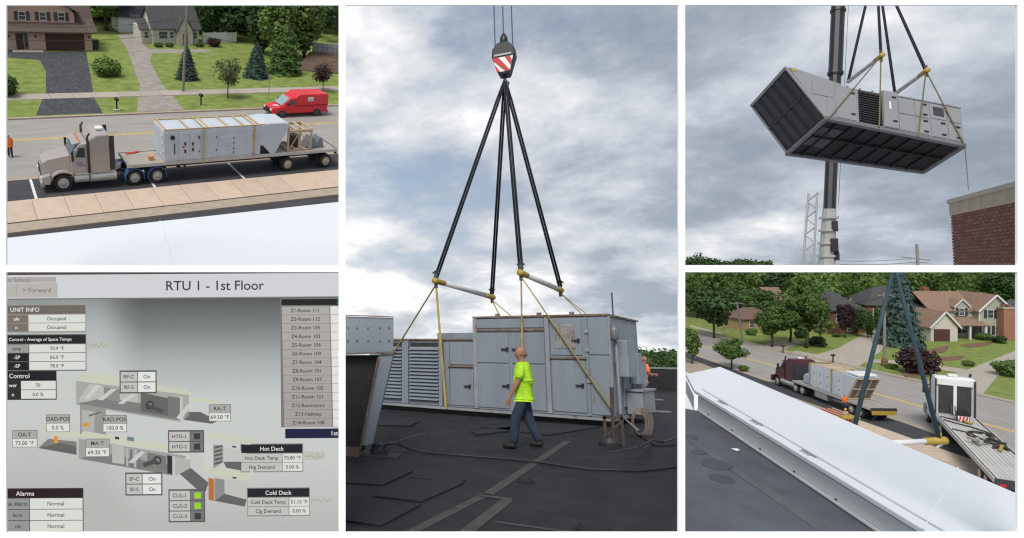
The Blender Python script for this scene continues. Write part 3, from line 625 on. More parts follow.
# bank and low wall at the right edge
pb = [P1.gp(296, 71), P1.gp(341, 75), P1.gp(341, 60), P1.gp(309, 58)]
b = B(); ptop = [v+Vector((0, 0, h)) for v, h in zip(pb, (.2, .2, 1.0, 1.0))]; b.slab(ptop, 2.5); tag(b.build('mulch_bank', mat('bark_mulch', (.10, .065, .042), .95, .45, 2.2, .8, bscale=9), place=P1), 'brown mulch bank at the far right of the lawn', 'bank')
wa, wb = P1.gp(312, 56), P1.gp(341, 58); t = thing('retaining_wall', 'pale grey block wall above the mulch bank', 'wall', P1, wa); d = wb-wa; nb = 6
wm = B().box(0, d.length/nb-.04, -.2, .2, 0, .58).mesh('block'); wm.materials.append(mat('wall_block', (.36, .36, .36), .85, .15, 2, .2, rnd=.08))
for r_ in range(3):
    for i in range(nb): piece('block', wm, t, d*((i)/nb)+Vector((0, .05*r_, r_*.61+.3)), (0, 0, math.atan2(d.y, d.x)))
# ---- plants
C1 = (-60, 341, -400, 400)
tree(P1, 'bush', 107, 76, 20, LEAF_B, 'round light green bush on the lawn beside the sealed driveway', 'bush', 'bush', 1.15)
tree(P1, 'bush', 3, 97, 26, LEAF_A, 'green shrub at the left edge beside the driveway lawn', 'bush', 'bush', .9)
tree(P1, 'spruce', 256, 78, 31, LEAF_S, 'small blue spruce in the middle of the right lawn', 'tree', 'spruce_tree', 1.35)
tree(P1, 'spruce', 187, 80, 30, LEAF_S, 'small blue spruce behind the utility pole', 'tree', 'spruce_tree', 1.2)
tree(P1, 'young', 228, 99, 38, LEAF_Y, 'sparse young tree on the verge between mailbox and red van', 'tree', 'young_tree', 1.0)
tree(P1, 'young', 323, 92, 26, LEAF_R, 'dark young tree behind the red van roof', 'tree', 'young_tree', 1.15, clip=C1)
tree(P1, 'bush', 213, 47, 10, LEAF_R, 'purple-leaved shrub in front of the white fence', 'bush', 'bush', 1.1)
tree(P1, 'pine', 284, 74, 44, LEAF_A, 'broad green pine at the back of the right lawn', 'tree', 'pine_tree', 1.15)
tree(P1, 'column', 279, 60, 62, LEAF_C, 'tall light green columnar tree behind the pine', 'tree', 'columnar_tree', 1.25)
tree(P1, 'column', 304, 58, 62, LEAF_C, 'tall light green columnar tree above the mulch bank', 'tree', 'columnar_tree', 1.25)
tree(P1, 'column', 263, 54, 52, LEAF_D, 'tall dark green columnar tree left of the pine', 'tree', 'columnar_tree', 1.3)
tree(P1, 'oak0', 107, 31, 48, LEAF_B, 'big shade tree between the pink house and the white garage', 'tree', 'tree', 1.5)
tree(P1, 'oak1', 222, 40, 52, LEAF_D, 'dark tree behind the white fence', 'tree', 'tree', 1.15)
tree(P1, 'oak2', 246, 36, 46, LEAF_A, 'mid-green tree behind the fence end', 'tree', 'tree', 1.1)
tree(P1, 'oak1', 330, 24, 40, LEAF_A, 'leafy tree at the top right corner above the pale wall', 'tree', 'tree', 1.0, clip=C1)
tree(P1, 'oak0', 82, 20, 38, LEAF_D, 'dark tree rising behind the pink house roof', 'tree', 'tree', 1.2)
sp = []
for i in range(60):
    x = random.uniform(198, 345); q = P1.gp(x, random.uniform(14, 44)); sp.append((q.x, q.y, random.uniform(6, 11), random.uniform(3.5, 5)))
for i in range(12):
    x = random.uniform(88, 122); q = P1.gp(x, random.uniform(12, 26)); sp.append((q.x, q.y, random.uniform(5, 8), random.uniform(3, 4)))
for i in range(46):
    x = random.uniform(-10, 350); q = P1.gp(x, random.uniform(-6, 16)); sp.append((q.x, q.y, random.uniform(6, 12), random.uniform(4, 6)))
far_wood('far_trees', P1, 'mass of dark trees behind the houses', sp, LEAF_D, C1)
# shrubs by the cottage
for x, lab in ((158, 'low green shrub under the cottage window'), (170, 'low green shrub beside the cottage gable'), (200, 'low green shrub at the right cottage corner')): tree(P1, 'bush', x, 47.5, 5.5, LEAF_A, lab, 'bush', 'bush', 1.3)
# ---- loaded truck
TAUPE = mat('truck_taupe', (.40, .355, .335), .35, .06, 2, metal=.25)
CHR = mat('dull_chrome', (.55, .54, .52), .3, .2, 5, metal=.5)
BLU = mat('blue_guard', (.06, .13, .33), .5, .15, 4)
TR = Vector((3.4, 47.05, 0)); SQ = Matrix.Diagonal((1, 1.14, 1.06, 1))
t = thing('semi_tractor', 'taupe sleeper-cab tractor unit with blue mudguards pulling a flatbed', 'truck', P1, mw=P1.M @ Matrix.Translation(TR) @ SQ)
tractor(t, TAUPE, BLU, CHR, (1.4, 6.3, 7.95))
for k, (x_, z_, l_) in enumerate(((2.35, 1.95, .42), (2.3, 1.82, .5), (2.42, 1.70, .3))): B().box(x_, x_+l_, -1.203, -1.197, z_, z_+.07).build('door_lettering', mat('lettering_blue', (.16, .18, .34), .6, .3, 20), t)
f = thing('flatbed_trailer', 'long flatbed trailer with pale boards carrying a grey air unit', 'trailer', P1, mw=P1.M @ Matrix.Translation(TR) @ SQ)
flatbed(f, 5.75, 23.25, (18.75, 22.35), mat('deck_planks', (.34, .31, .28), .8, .2, 2, .1, rnd=.1, stretch=(.3, 4, 1)), 12, 1.55, legx=10.2)
# air handling unit on the trailer (shared shape language with the lifted ones)
u = thing('air_handling_unit', 'pale grey-blue air handling unit strapped on the flatbed behind the taupe tractor', 'air unit', P1, TR+Vector((8.5, 0, 1.62*1.04)))
W_, HT = 1.45, 2.38
B().box(0, 7.7, -W_, W_, 0, HT).build('casing', UNITB, u, bevel=.03)
hd_ = B().prism([(7.7, .75), (7.95, .70), (8.6, .0), (9.0, 0), (10.25, HT-.05), (10.1, HT+.06), (8.6, HT+.12), (7.7, HT+.02)], 'y', -W_-.02, W_+.02).build('intake_hood', UNITB, u, bevel=.02)
B().box(7.7, 8.5, -W_+.2, W_-.2, .02, .72).build('dark_opening', BLACK, u)
def panel(u, x0, x1, z0, z1, y=-1.45, m=UNITB, th=.03, name='door', handle=True):
    d = B().box(x0, x1, y-th, y, z0, z1).build(name, m, u, bevel=.008)
    if handle:
        for zz_ in (z0+(z1-z0)*.25, z0+(z1-z0)*.75): B().box(x1-.12, x1-.06, y-th-.05, y-th, zz_-.06, zz_+.06).build('handle', DSTEEL, d)
    return d
for x0, x1, hn in ((.12, 1.05, False), (1.1, 1.9, False), (1.95, 2.75, True), (3.3, 4.1, True), (6.55, 7.45, False)): panel(u, x0, x1, .15, 2.2, handle=hn)
panel(u, 4.35, 5.5, .95, 1.7, name='access_panel'); panel(u, 4.35, 5.5, .2, .85, name='access_panel'); panel(u, 4.2, 6.4, .12, 2.25, th=.012, name='panel', handle=False)
B().lathe([(.05, -.06), (.17, -.06), (.17, 0), (.05, 0)], 'y', 18, (.62, -W_-.03, 1.85)).build('pipe_port', BLACK, u)
B().box(.72, .80, -W_-.05, -W_-.03, .55, 1.35).build('gauge_slot', DSTEEL, u)
for x, z in ((2.55, 1.75), (1.35, 1.0), (7.0, 1.55)): B().box(x, x+.16, -W_-.055, -W_-.035, z, z+.14).build('warning_label', mat('label_red', (.5, .04, .04), .5), u)
for x, z in ((1.5, .6), (1.5, 1.2), (2.1, .7), (2.1, 1.15)): B().box(x, x+.14, -W_-.06, -W_-.03, z, z+.25).build('gauge', DSTEEL, u)
for i in range(5): B().box(-.03, 0, -W_+.1+i*.56, -W_+.6+i*.56, .2, 2.2).build('end_panel', UNITB, u, bevel=.008)
for i in range(3): B().box(-.09, -.03, -1.2+i*.05, -1.0+i*.05, .5+i*.6, .75+i*.6).build('end_vent', UNITB, u)
for y in (-W_+.06, W_-.06): B().box(.02, 7.65, y-.05, y+.05, HT+.01, HT+.10).build('roof_timber', WOOD, u)
for x in (.1, 1.8, 3.35, 4.9, 6.2, 7.5): B().box(x, x+.11, -W_+.13, W_-.13, HT+.02, HT+.12).build('roof_timber', WOOD, u)
for i in range(12): B().box(.25+i*.62, .29+i*.62, -W_+.15, W_-.15, HT, HT+.04).build('roof_seam', UNITB, u)
B().box(7.6, 9.9, -W_+.02, -W_+.12, HT+.05, HT+.12).build('roof_timber', WOOD, u)
for k, x in enumerate((2.95, 7.05)):
    m = (mat('strap_lime', (.38, .40, .05), .8, .2, 4), mat('strap_amber', (.46, .28, .06), .8, .2, 4))[k]
    b = B(); b.box(x, x+.10, -W_-.09, -W_-.075, -.3, HT+.15).box(x, x+.10, -W_-.09, W_+.09, HT+.135, HT+.15).box(x, x+.10, W_+.075, W_+.09, -.3, HT+.15); tag(b.build('ratchet_strap', m), ('lime green ratchet strap over the middle of the loaded air unit', 'amber ratchet strap near the hood of the loaded air unit')[k], 'strap').matrix_world = u.matrix_world
# timber crate, metal wedges, bits on the deck
c = thing('timber_crate', 'open raw timber crate standing behind the air unit hood', 'crate', P1, TR+Vector((18.75, -.1, 1.65)))
for x in (0, 1.05, 2.1):
    for y in (-1.1, 1.1): B().box(x-.07, x+.07, y-.07, y+.07, 0, 1.85).build('post', WOOD, c)
for z in (.05, 1.7):
    for y in (-1.1, 1.1): B().box(-.06, 2.16, y-.06, y+.06, z-.09, z+.09).build('rail', WOOD, c)
    for x in (0, .7, 1.4, 2.1): B().box(x-.09, x+.09, -1.1, 1.1, z+.09, z+.15).build('slat', WOOD, c)
for y in (-1.12, 1.12): B().bar((.05, y, .1), (1.0, y, 1.6), .08, .05).bar((1.1, y, 1.6), (2.05, y, .1), .08, .05).build('brace', WOOD, c)
tag(B().lathe([(.1, .1), (.42, .12), (.42, 1.1), (.1, 1.12)], 'z', 16, (1.0, 0, 0)).build('fan_motor', DSTEEL), 'dark grey fan motor inside the timber crate', 'motor').matrix_world = c.matrix_world
for k, x in enumerate((20.6, 21.35)):
    tag(B().prism([(0, 0), (.95, 0), (.75, .85), (.55, .95)], 'y', -.9, .3).build('sheet_metal_duct', mat('duct_grey', (.20, .22, .24), .45, .1, 3, metal=.4)), ('folded grey sheet metal piece next to the timber crate', 'folded grey sheet metal piece nearest the trailer tail')[k], 'duct').matrix_world = P1.M @ Matrix.Translation(TR+Vector((x, 0, 1.63)))
tag(B().box(0, .35, 0, .5, 0, .38).build('wood_block', mat('block_orange', (.55, .28, .13), .7), None, None, .02), 'orange-brown wood block on the trailer deck ahead of the unit', 'block').matrix_world = P1.M @ Matrix.Translation(TR+Vector((7.5, -.9, 1.62)))
tag(B().bar((0, 0, 0), (1.0, .3, .05), .22, .12).build('chain_binder', mat('binder_red', (.5, .05, .04), .5)), 'red chain binder on the front boards of the trailer', 'binder').matrix_world = P1.M @ Matrix.Translation(TR+Vector((6.2, .9, 1.66)))
# ---- red van
DRIM = mat('dark_rim', (.06, .06, .065), .5, .2, 5)
RED = mat('van_red', (.62, .014, .022), .28, .05, 2, spec=.6)
va, vb = P1.gp(266, 120), P1.gp(326, 117)
v = thing('red_van', 'red high-roof utility van driving past on the far lane', 'van', P1, (va.x+.1, 61.9, 0), mw=P1.M @ Matrix.Translation((va.x+.75, 61.9, 0)) @ Matrix.Diagonal((1.12, 1.12, .98, 1)))
B().prism([(.1, .45), (6.0, .45), (6.0, 1.3), (1.95, 1.35), (1.2, 1.25), (.12, 1.05)], 'y', -1.0, 1.0).build('body', RED, v, bevel=.08)
B().prism([(1.15, 1.22), (2.9, 1.3), (2.9, 2.12), (2.05, 2.10)], 'y', -.93, .93).build('cab', RED, v, bevel=.07)
B().prism([(2.6, 1.28), (6.02, 1.28), (6.02, 2.36), (5.8, 2.52), (2.85, 2.52), (2.4, 2.15)], 'y', -1.06, 1.06).build('cargo_box', RED, v, bevel=.09)
B().add([(1.17, -.82, 1.28), (1.17, .82, 1.28), (2.0, .78, 2.04), (2.0, -.78, 2.04), (1.10, -.82, 1.33), (1.10, .82, 1.33), (1.94, .78, 2.09), (1.94, -.78, 2.09)], [(0,1,2,3),(7,6,5,4),(0,4,5,1),(1,5,6,2),(2,6,7,3),(3,7,4,0)]).build('windscreen', mat('pale_glass', (.25, .33, .36), .1, .1, 2, spec=.8), v)
for s_ in (-1, 1):
    d = B().prism([(1.55, .6), (2.5, .6), (2.5, 2.0), (2.05, 2.0), (1.5, 1.32)], 'y', s_*.985, s_*1.01).build('door', RED, v, bevel=.01)
    B().prism([(1.72, 1.38), (2.44, 1.38), (2.44, 1.92), (2.12, 1.92)], 'y', s_*1.0, s_*1.02).build('window', GLASS, d); B().box(2.3, 2.44, s_*1.02-.015, s_*1.02+.015, 1.2, 1.25).build('handle', BLACK, d)
    wheel(v, 1.15, s_*.90, .42, .26, DRIM); wheel(v, 4.85, s_*.90, .42, .26, DRIM)
    B().box(.04, .12, s_*.72-.14, s_*.72+.14, .78, .98).build('headlight', mat('headlamp', (.75, .76, .72), .15), v); B().box(1.6, 1.7, s_*1.2-.12, s_*1.2+.12, 1.4, 1.65).build('mirror', BLACK, v)
    B().prism([(2.65, 1.25), (6.0, 1.25), (6.0, 1.30), (2.65, 1.30)], 'y', s_*1.05, s_*1.075).build('trim', mat('dark_red', (.2, .01, .015), .4), v)
B().box(-.02, .12, -.95, .95, .42, .66).build('bumper', BLACK, v, bevel=.03); B().box(5.98, 6.08, -.95, .95, .42, .6).build('bumper', BLACK, v)
B().box(.06, .11, -.55, .55, .7, .95).build('grille', BLACK, v)
B().box(3.75, 4.35, -1.085, -1.065, 1.75, 2.2).build('white_placard', WPAINT, v); B().face((3.82, -1.087, 1.82), (4.28, -1.087, 1.82), (4.28, -1.087, 1.95), (3.82, -1.087, 1.95)).build('placard_print', mat('print_teal', (.25, .45, .5), .6), v)
B().box(.5, 1.0, -.5, -.1, 1.19, 1.215).build('hood_sticker', WPAINT, v)
# ---- worker at the left edge
ORANGE = mat('orange_shirt', (.85, .17, .02), .8, .08, 5); 
person(P1, (P1.gp(9, 157).x+.12, P1.gp(9, 157).y, 0), PI/2, ORANGE, JEANS, 'worker in orange shirt and jeans at the left edge of the street', scale=1.05, stride=.06)
# ================================================================== PLACE 2: the flat roof with the unit about to be lifted
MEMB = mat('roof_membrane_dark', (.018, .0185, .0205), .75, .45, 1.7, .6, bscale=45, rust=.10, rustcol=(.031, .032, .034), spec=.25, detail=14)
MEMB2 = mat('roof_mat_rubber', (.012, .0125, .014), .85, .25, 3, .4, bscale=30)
SEAM = mat('seam_tape', (.048, .046, .042), .8, .35, 4)
C2 = (-999, 681.5, -400, 900)
rp = [P2.gp(300, 545), P2.gp(681.8, 545), P2.gp(681.8, 388), P2.gp(300, 384)]
rp[0].x -= 1; ground('roof', P2, [rp[0], rp[1], rp[2], rp[3]], 0, MEMB)
def strip2(name, a, b_, wd, m, z=.004):
    a, b_ = P2.gp(*a), P2.gp(*b_); d = (b_-a).normalized(); n = Vector((-d.y, d.x, 0))*wd/2
    return ground(name, P2, [a-n, b_-n, b_+n, a+n], z, m)
strip2('roof_seam', (568, 441), (487, 495), .13, SEAM); strip2('roof_seam', (410, 533), (487, 494), .11, SEAM); strip2('roof_seam', (466, 533), (508, 500), .13, SEAM, .006)
strip2('roof_seam', (480, 496), (512, 500), .10, SEAM, .008); strip2('roof_seam', (495, 522), (575, 533), .07, SEAM); strip2('roof_seam', (358, 453), (425, 433), .08, SEAM); strip2('roof_seam', (610, 452), (680, 440), .06, SEAM)
for i, (q, lab) in enumerate((([(346, 471), (413, 472), (383, 486), (346, 484)], 'dark rubber walkway mat beside the grey hood foot'), ([(413, 480), (464, 484), (422, 503), (373, 497)], 'dark rubber walkway mat in the middle of the left row'),
        ([(366, 499), (421, 506), (381, 527), (346, 522)], 'large dark rubber walkway mat at the lower left'), ([(420, 476), (466, 481), (462, 484), (411, 479)], 'narrow dark rubber mat strip above the middle mat'), ([(346, 528), (376, 531), (372, 540), (346, 540)], 'dark rubber mat cut by the bottom left corner'))):
    pts = [P2.gp(*p) for p in q]; b = B(); b.slab([(p.x, p.y, .018) for p in pts], .016); o = tag(b.build('walkway_mat', MEMB2, place=P2), lab, 'mat', 'rubber mats on the roof'); bm_fix(o.data)
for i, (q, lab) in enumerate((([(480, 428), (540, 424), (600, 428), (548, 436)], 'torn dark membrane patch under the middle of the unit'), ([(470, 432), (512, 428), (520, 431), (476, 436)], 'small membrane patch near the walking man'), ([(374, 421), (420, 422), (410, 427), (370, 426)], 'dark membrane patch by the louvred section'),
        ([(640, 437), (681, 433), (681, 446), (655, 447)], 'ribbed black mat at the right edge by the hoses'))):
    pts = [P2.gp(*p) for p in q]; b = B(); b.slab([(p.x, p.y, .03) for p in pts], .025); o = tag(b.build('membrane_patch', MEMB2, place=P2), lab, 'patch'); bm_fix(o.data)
for (x, y, r_), lab in (((525.5, 482, .09), 'small black roof stub in the foreground'), ((594, 530, .14), 'low round drain cover at the bottom edge')):
    p = P2.gp(x, y); tag(B().lathe([(r_*1.2, 0), (r_*1.2, .012), (r_, .02), (r_*.95, .05), (r_*.4, .055)], 'z', 16).build('roof_drain', MEMB2, smooth=True), lab, 'drain').matrix_world = Matrix.Translation(p)
p = P2.gp(379, 455); t = thing('roof_vent', 'black pipe vent on a pale square base left of the cable', 'vent', P2, p); B().box(-.32, .32, -.22, .22, 0, .012).build('base', SEAM, t); B().lathe([(.15, .01), (.14, .10), (.12, .11), (.12, .17), (.03, .19)], 'z', 16).build('cap', BLACK, t, smooth=False)
cp_ = [(379, 452, .17), (384, 444, .26), (396, 443, .18), (410, 449, .05), (430, 453, .025), (470, 456, .025), (510, 459, .025), (545, 463, .025), (590, 469, .025), (640, 471, .025), (681, 466, .025)]
tag(B().tube([P2.gp(x, y+0, z) for x, y, z in cp_], .016, 8).build('power_cable', BLACK, smooth=True), 'long black cable lying across the dark roof', 'cable')
# edge parapet and trees beyond
pa, pb_ = P2.gp(620, 390), P2.gp(681.6, 391); d = pb_-pa
t = thing('parapet', 'low black parapet with pale coping at the right roof edge', 'wall', P2, pa, math.atan2(d.y, d.x)); B().box(0, d.length, 0, .25, 0, 1.18).build('upstand', mat('parapet_black', (.012, .012, .014), .7, .2, 3), t); B().box(0, d.length, -.04, .30, 1.18, 1.28).build('coping', mat('coping_grey', (.17, .175, .18), .5), t)
pa, pb_ = P2.gp(340, 382), P2.gp(625, 389); d = pb_-pa
t = thing('parapet', 'low black parapet mostly hidden behind the grey unit', 'wall', P2, pa, math.atan2(d.y, d.x)); B().box(0, d.length, 0, .25, 0, .5).build('upstand', mat('parapet_black', (.012, .012, .014), .7), t)
sp = []
for i in range(44):
    x = random.uniform(625, 684); q = P2.gp(x, 378); k = random.uniform(1.6, 2.1); sp.append((q.x*k, q.y*k, random.uniform(3.2, 5.2)-1.0, random.uniform(1.8, 3.0)))
far_wood('far_trees', P2, 'dark tree line beyond the low parapet', sp, LEAF_D, C2, .7, 320)
# ---- the unit
Rf, Lf = P2.gp(613, 427), P2.gp(375, 408.5); dd = Rf-Lf; ux = dd.normalized(); uy = Vector((-ux.y, ux.x, 0)); AZ = math.atan2(ux.y, ux.x)
eye2 = Vector((0, 0, P2.H))
def onf(px, py):
    r = Vector(P2.R @ ray(px, py)); t_ = (Rf-eye2).dot(uy)/r.dot(uy); p = eye2+r*t_; return (p-Rf).dot(ux), p.z
def FX(px, py=380): return onf(px, py)[0]
GU = mat('old_unit_grey', (.175, .20, .23), .5, .09, .9, rust=.075, rustcol=(.13, .112, .09), stretch=(3.2, 3.2, .42))
GU2 = mat('old_unit_rail', (.215, .225, .235), .6, .2, 2, rust=.10, rustcol=(.17, .085, .04))
RUST = mat('rust_trim', (.16, .135, .115), .8, .4, 3, rust=.25, rustcol=(.14, .06, .025))
LOUV = mat('louvre_dark', (.02, .021, .023), .7, .2, 3)
UW = 3.0
u = thing('rooftop_unit', 'long old grey rooftop air unit with louvres and rust streaks, slings attached', 'air unit', P2, Rf, AZ)
xa, xb, xc, xd = FX(368), FX(475), FX(549), 0.0
Z0, ZM = .20, 2.62; ZL = 2.02
B().box(xb, xd, 0, UW, Z0, ZM).build('casing', GU, u, bevel=.02)
lf = B().box(xa, xb-.003, .05, UW-.05, Z0, ZL).build('louvre_section', GU, u, bevel=.02)
B().box(FX(421), xb, 1.0, UW-.1, ZL, ZL+.25).build('roof_box', GU, lf); B().box(xa, xb, .0, UW, ZL+.004, ZL+.05).build('roof_edge', RUST, lf)
B().box(xa-.05, xd+.05, -.05, UW+.05, Z0-.07, Z0-.006).build('base_rail', GU2, u); B().box(xa+.2, xd-.2, .25, UW-.25, 0, Z0-.08).build('roof_curb', BLACK, u)
B().box(xb-.03, xd+.04, -.04, UW+.04, ZM+.004, ZM+.05).build('roof_edge', RUST, u)
for x0, x1 in ((FX(378), FX(402)), (FX(410), FX(439))):
    fr = B().box(x0, x1, .03, .06, Z0+.12, ZL-.06).build('louvre_panel', LOUV, u)
    n = 15; sm_ = B().prism([(-.005, 0), (-.10, -.075), (-.10, -.06), (-.005, .02)], 'x', 0, x1-x0).mesh('louvre_blade'); sm_.materials.append(GU)
    for i in range(n): piece('louvre_blade', sm_, fr, (x0, .04, Z0+.22+i*(ZL-Z0-.32)/n))
for x0, x1 in ((FX(402.5), FX(409)), (FX(439.5), FX(443))): B().box(x0, x1, -.05, .05, Z0, ZL-.01).build('corner_post', GU, u, bevel=.01)
def hnd(d, x, z, y=-.05): B().box(x-.09, x+.09, y-.05, y-.02, z-.02, z+.02).box(x+.05, x+.10, y-.05, y, z-.05, z+.05).build('handle', BLACK, d)
def pan(x0, x1, z0, z1, hs=(), name='door', y=0.0, m=GU):
    d = B().box(x0, x1, y-.028, y, z0, z1).build(name, m, u, bevel=.008)
    for hx, hz in hs: hnd(d, hx, hz, y-.028)
    return d
pan(FX(444), FX(449), Z0+.06, ZL-.05, name='panel', y=.05); pan(FX(449.5), FX(474), 1.36, ZL-.05, name='panel', y=.05); pan(FX(449.5), FX(473), Z0+.06, 1.27, ((FX(467), .78),), y=.05)
B().box(FX(448.5), FX(474), -.03, .05, 1.29, 1.34).build('rain_rail', RUST, u)
xm0, xm1, xm2 = FX(478), FX(510.5), FX(513); zr = 1.41
pan(xm0, xm1-.02, zr+.02, 2.22, ((FX(506), 1.79),)); pan(xm0, xm1-.02, Z0+.06, zr-.02, ((FX(506), .84),)); pan(xm2, FX(546), zr+.02, 2.22, ((FX(517), 1.79),)); pan(xm2, FX(546), Z0+.06, zr-.02, ((FX(517), .84),))
B().box(xm0-.03, FX(546.5), -.05, 0, 2.27, 2.32).build('rain_rail', RUST, u); pan(xm0, FX(546), 2.35, ZM-.03, name='panel')
B().box(FX(547.3), FX(551.5), -.06, 0, Z0+.01, ZM-.01).build('corner_post', GU2, u, bevel=.01); B().box(xb-.02, xb+.10, -.045, 0, Z0+.01, ZM-.01).build('corner_post', GU2, u, bevel=.01)
d = pan(FX(552.5), FX(584), 1.66, ZM-.06, ((FX(578), 2.02),)); v = B().box(FX(557), FX(577), -.045, -.03, 1.82, 2.42).build('vent_grille', mat('dusty_vent', (.30, .29, .27), .8, .3, 4, rust=.2), d)
vm = B().box(0, .012, -.02, 0, 1.84, 2.40).mesh('vent_bar'); vm.materials.append(GU2)
for i in range(14): piece('vent_bar', vm, d, (FX(557.5)+i*(FX(576)-FX(557.5))/13, -.045, 0))
B().box(FX(551.5), FX(588), -.07, 0, 1.57, 1.62).build('rain_rail', RUST, u); pan(FX(552.5), FX(586), Z0+.08, 1.53, ((FX(580), .93),)); pan(FX(591), FX(611), 1.68, ZM-.05, name='panel'); pan(FX(591), FX(611), Z0+.06, 1.64, name='panel')
B().box(FX(588), FX(590), -.03, 0, Z0+.02, ZM-.02).build('hinge_strip', GU, u)
for z in (1.0, 1.75, 2.2): B().box(FX(588)-.01, FX(590)+.03, -.06, -.03, z, z+.09).build('hinge', GU2, u)
# end face
B().box(0, .06, .0, .14, Z0, ZM).build('corner_post', GU2, u)
for y0, y1, z0, z1 in ((.25, 1.0, 1.5, 2.5), (1.1, 1.9, 1.5, 2.5), (2.0, 2.85, 1.3, 2.5), (1.1, 1.9, .4, 1.4), (2.0, 2.85, .4, 1.2)): B().box(0, .03, y0, y1, z0, z1).build('end_panel', GU, u, bevel=.008)
B().box(.03, .30, .55, 1.35, 1.15, 2.05).build('switch_box', mat('switch_grey', (.20, .225, .26), .5, .1, 3), u, bevel=.02); B().box(.03, .25, 1.75, 2.25, .95, 1.75).build('switch_box', mat('switch_grey', (.20, .225, .26), .5), u, bevel=.02); B().box(.03, .22, 2.45, 2.8, .9, 1.5).build('switch_box', mat('switch_grey', (.20, .225, .26), .5), u)
B().box(.02, .40, 1.3, 2.7, .22, .78).build('end_housing', GU2, u, bevel=.02); B().box(.0, .44, 1.25, 2.75, .79, .84).build('housing_lid', GU2, u)
B().tube([(.12, .25, .3), (.12, .25, 2.1)], .04, 8).build('conduit', GU2, u); 
l_ = B().lathe([(.05, 0), (.10, .03), (.11, .26), (.06, .36), (.02, .38)], 'z', 14, (.13, .12, 2.02)).build('bulkhead_lamp', mat('lamp_grey', (.13, .135, .135), .3), u, smooth=True)
B().tube([(-.25, 1.6, ZM), (-.25, 1.6, ZM+.72)], .02, 6).build('antenna', DSTEEL, u)
for x in (-1.75, -2.9, -.9): B().box(x, x+.10, .02, .10, ZM+.05, ZM+.12).build('roof_lug', RUST, u)
# ---- old hood in the left foreground
hp = P2.gp(352, 456); HY = hp.y
def hq(px, py, dy=0.0): q = P2.at(px, py, HY); return Vector((q.x, HY+dy, q.z))
DV = Vector((P2.at(393, 350, HY).x/HY-.09, 1, 0))
HG = mat('hood_grey', (.195, .222, .256), .5, .08, 1.2, rust=.02)
t = thing('intake_hood', 'grey slant-sided intake hood with black filter face at the left roof edge', 'air unit', P2, (0, 0, 0))
c0, c1, c2 = hq(338, 316), hq(393.5, 318), hq(393.5, 352); c3 = hq(338, 354)
b = B(); b.add([c0, c1, c2, c3]+[p+DV*2.2 for p in (c0, c1, c2, c3)], [(3,2,1,0),(4,5,6,7),(0,1,5,4),(1,2,6,5),(2,3,7,6),(3,0,4,7)]); hb = b.build('top_panel', HG, t, bevel=.01)
for px in (348, 357, 368, 380, 389):
    for py in (328, 341): q = hq(px, py, -.006); B().ell(q, (.014, .008, .02), 8, 5).build('screw', RUST, hb)
q = [hq(393.5, 352, .02), hq(372, 444, .02), hq(361, 446, .02), hq(379, 355, .02)]; b = B(); b.add(q+[p+Vector((0, .10, 0)) for p in q], [(0,1,2,3),(7,6,5,4),(0,4,5,1),(1,5,6,2),(2,6,7,3),(3,7,4,0)]); b.build('slanted_side', HG, t)
q = [hq(392.5, 352.5, .12), hq(371, 446, .12)]; b = B(); b.add(q+[p+DV*2.0 for p in q], [(0,1,3,2)]); b.build('side_sheet', HG, t)
q = [hq(380, 355, .16), hq(361, 452, .16), hq(338, 452, .16), hq(338, 355, .16)]; b = B(); b.add(q+[p+Vector((0, .1, 0)) for p in q], [(0,1,2,3),(7,6,5,4),(0,4,5,1),(1,5,6,2),(2,6,7,3),(3,7,4,0)]); fl = b.build('filter_face', mat('filter_black', (.016, .016, .018), .8, .3, 4, .3), t)
B().bar(hq(378.5, 357, -.01), hq(360, 450, -.01), .022, .02).build('rusty_edge', RUST, t); B().bar(hq(338, 354.5, -.02), hq(393, 352.5, -.02), .02, .02).build('lower_edge', RUST, t); B().bar(hq(338, 315, -.02), hq(394, 317, -.02), .02, .015).build('upper_edge', RUST, t)
q = hq(352, 455); B().box(q.x-.12, q.x+.12, HY-.05, HY+.15, 0, .12).build('foot', RUST, t)
# ---- lifting gear
ZF = lambda px, off: None
def pt_front(px, py, off=-.12): # point above the front face plane, offset along depth
    r = Vector(P2.R @ ray(px, py)); n = uy; o_ = Rf+uy*off; t_ = (o_-eye2).dot(n)/r.dot(n); return eye2+r*t_
A1, A2 = pt_front(436, 281), pt_front(492, 297, UW+.1); B1, B2 = pt_front(521, 273), pt_front(560.5, 290, UW+.1)
HK = pt_front(505, 80, UW/2)
def dbl(b, a, c, r_, gap):
    d = (c-a).normalized(); s_ = d.cross(Vector((0, 1, 0))).normalized()*gap
    b.tube([a+s_*.4, a+(c-a)*.1+s_, c+s_], r_, 8); b.tube([a-s_*.4, a+(c-a)*.1-s_, c-s_], r_, 8)
for p, lab in ((A1, 'black round sling from the hook to the left spreader bar near end'), (A2, 'black round sling from the hook to the left spreader bar far end'), (B1, 'black round sling from the hook to the right spreader bar near end'), (B2, 'black round sling from the hook to the right spreader bar far end')):
    b = B(); dbl(b, HK, p+Vector((0, 0, .10)), .034, .036); tag(b.build('lifting_sling', SLING, smooth=True), lab, 'sling', 'black slings under the hook')
SB = mat('spreader_white', (.55, .55, .53), .5, .12, 5, rust=.10, rustcol=(.08, .08, .08))
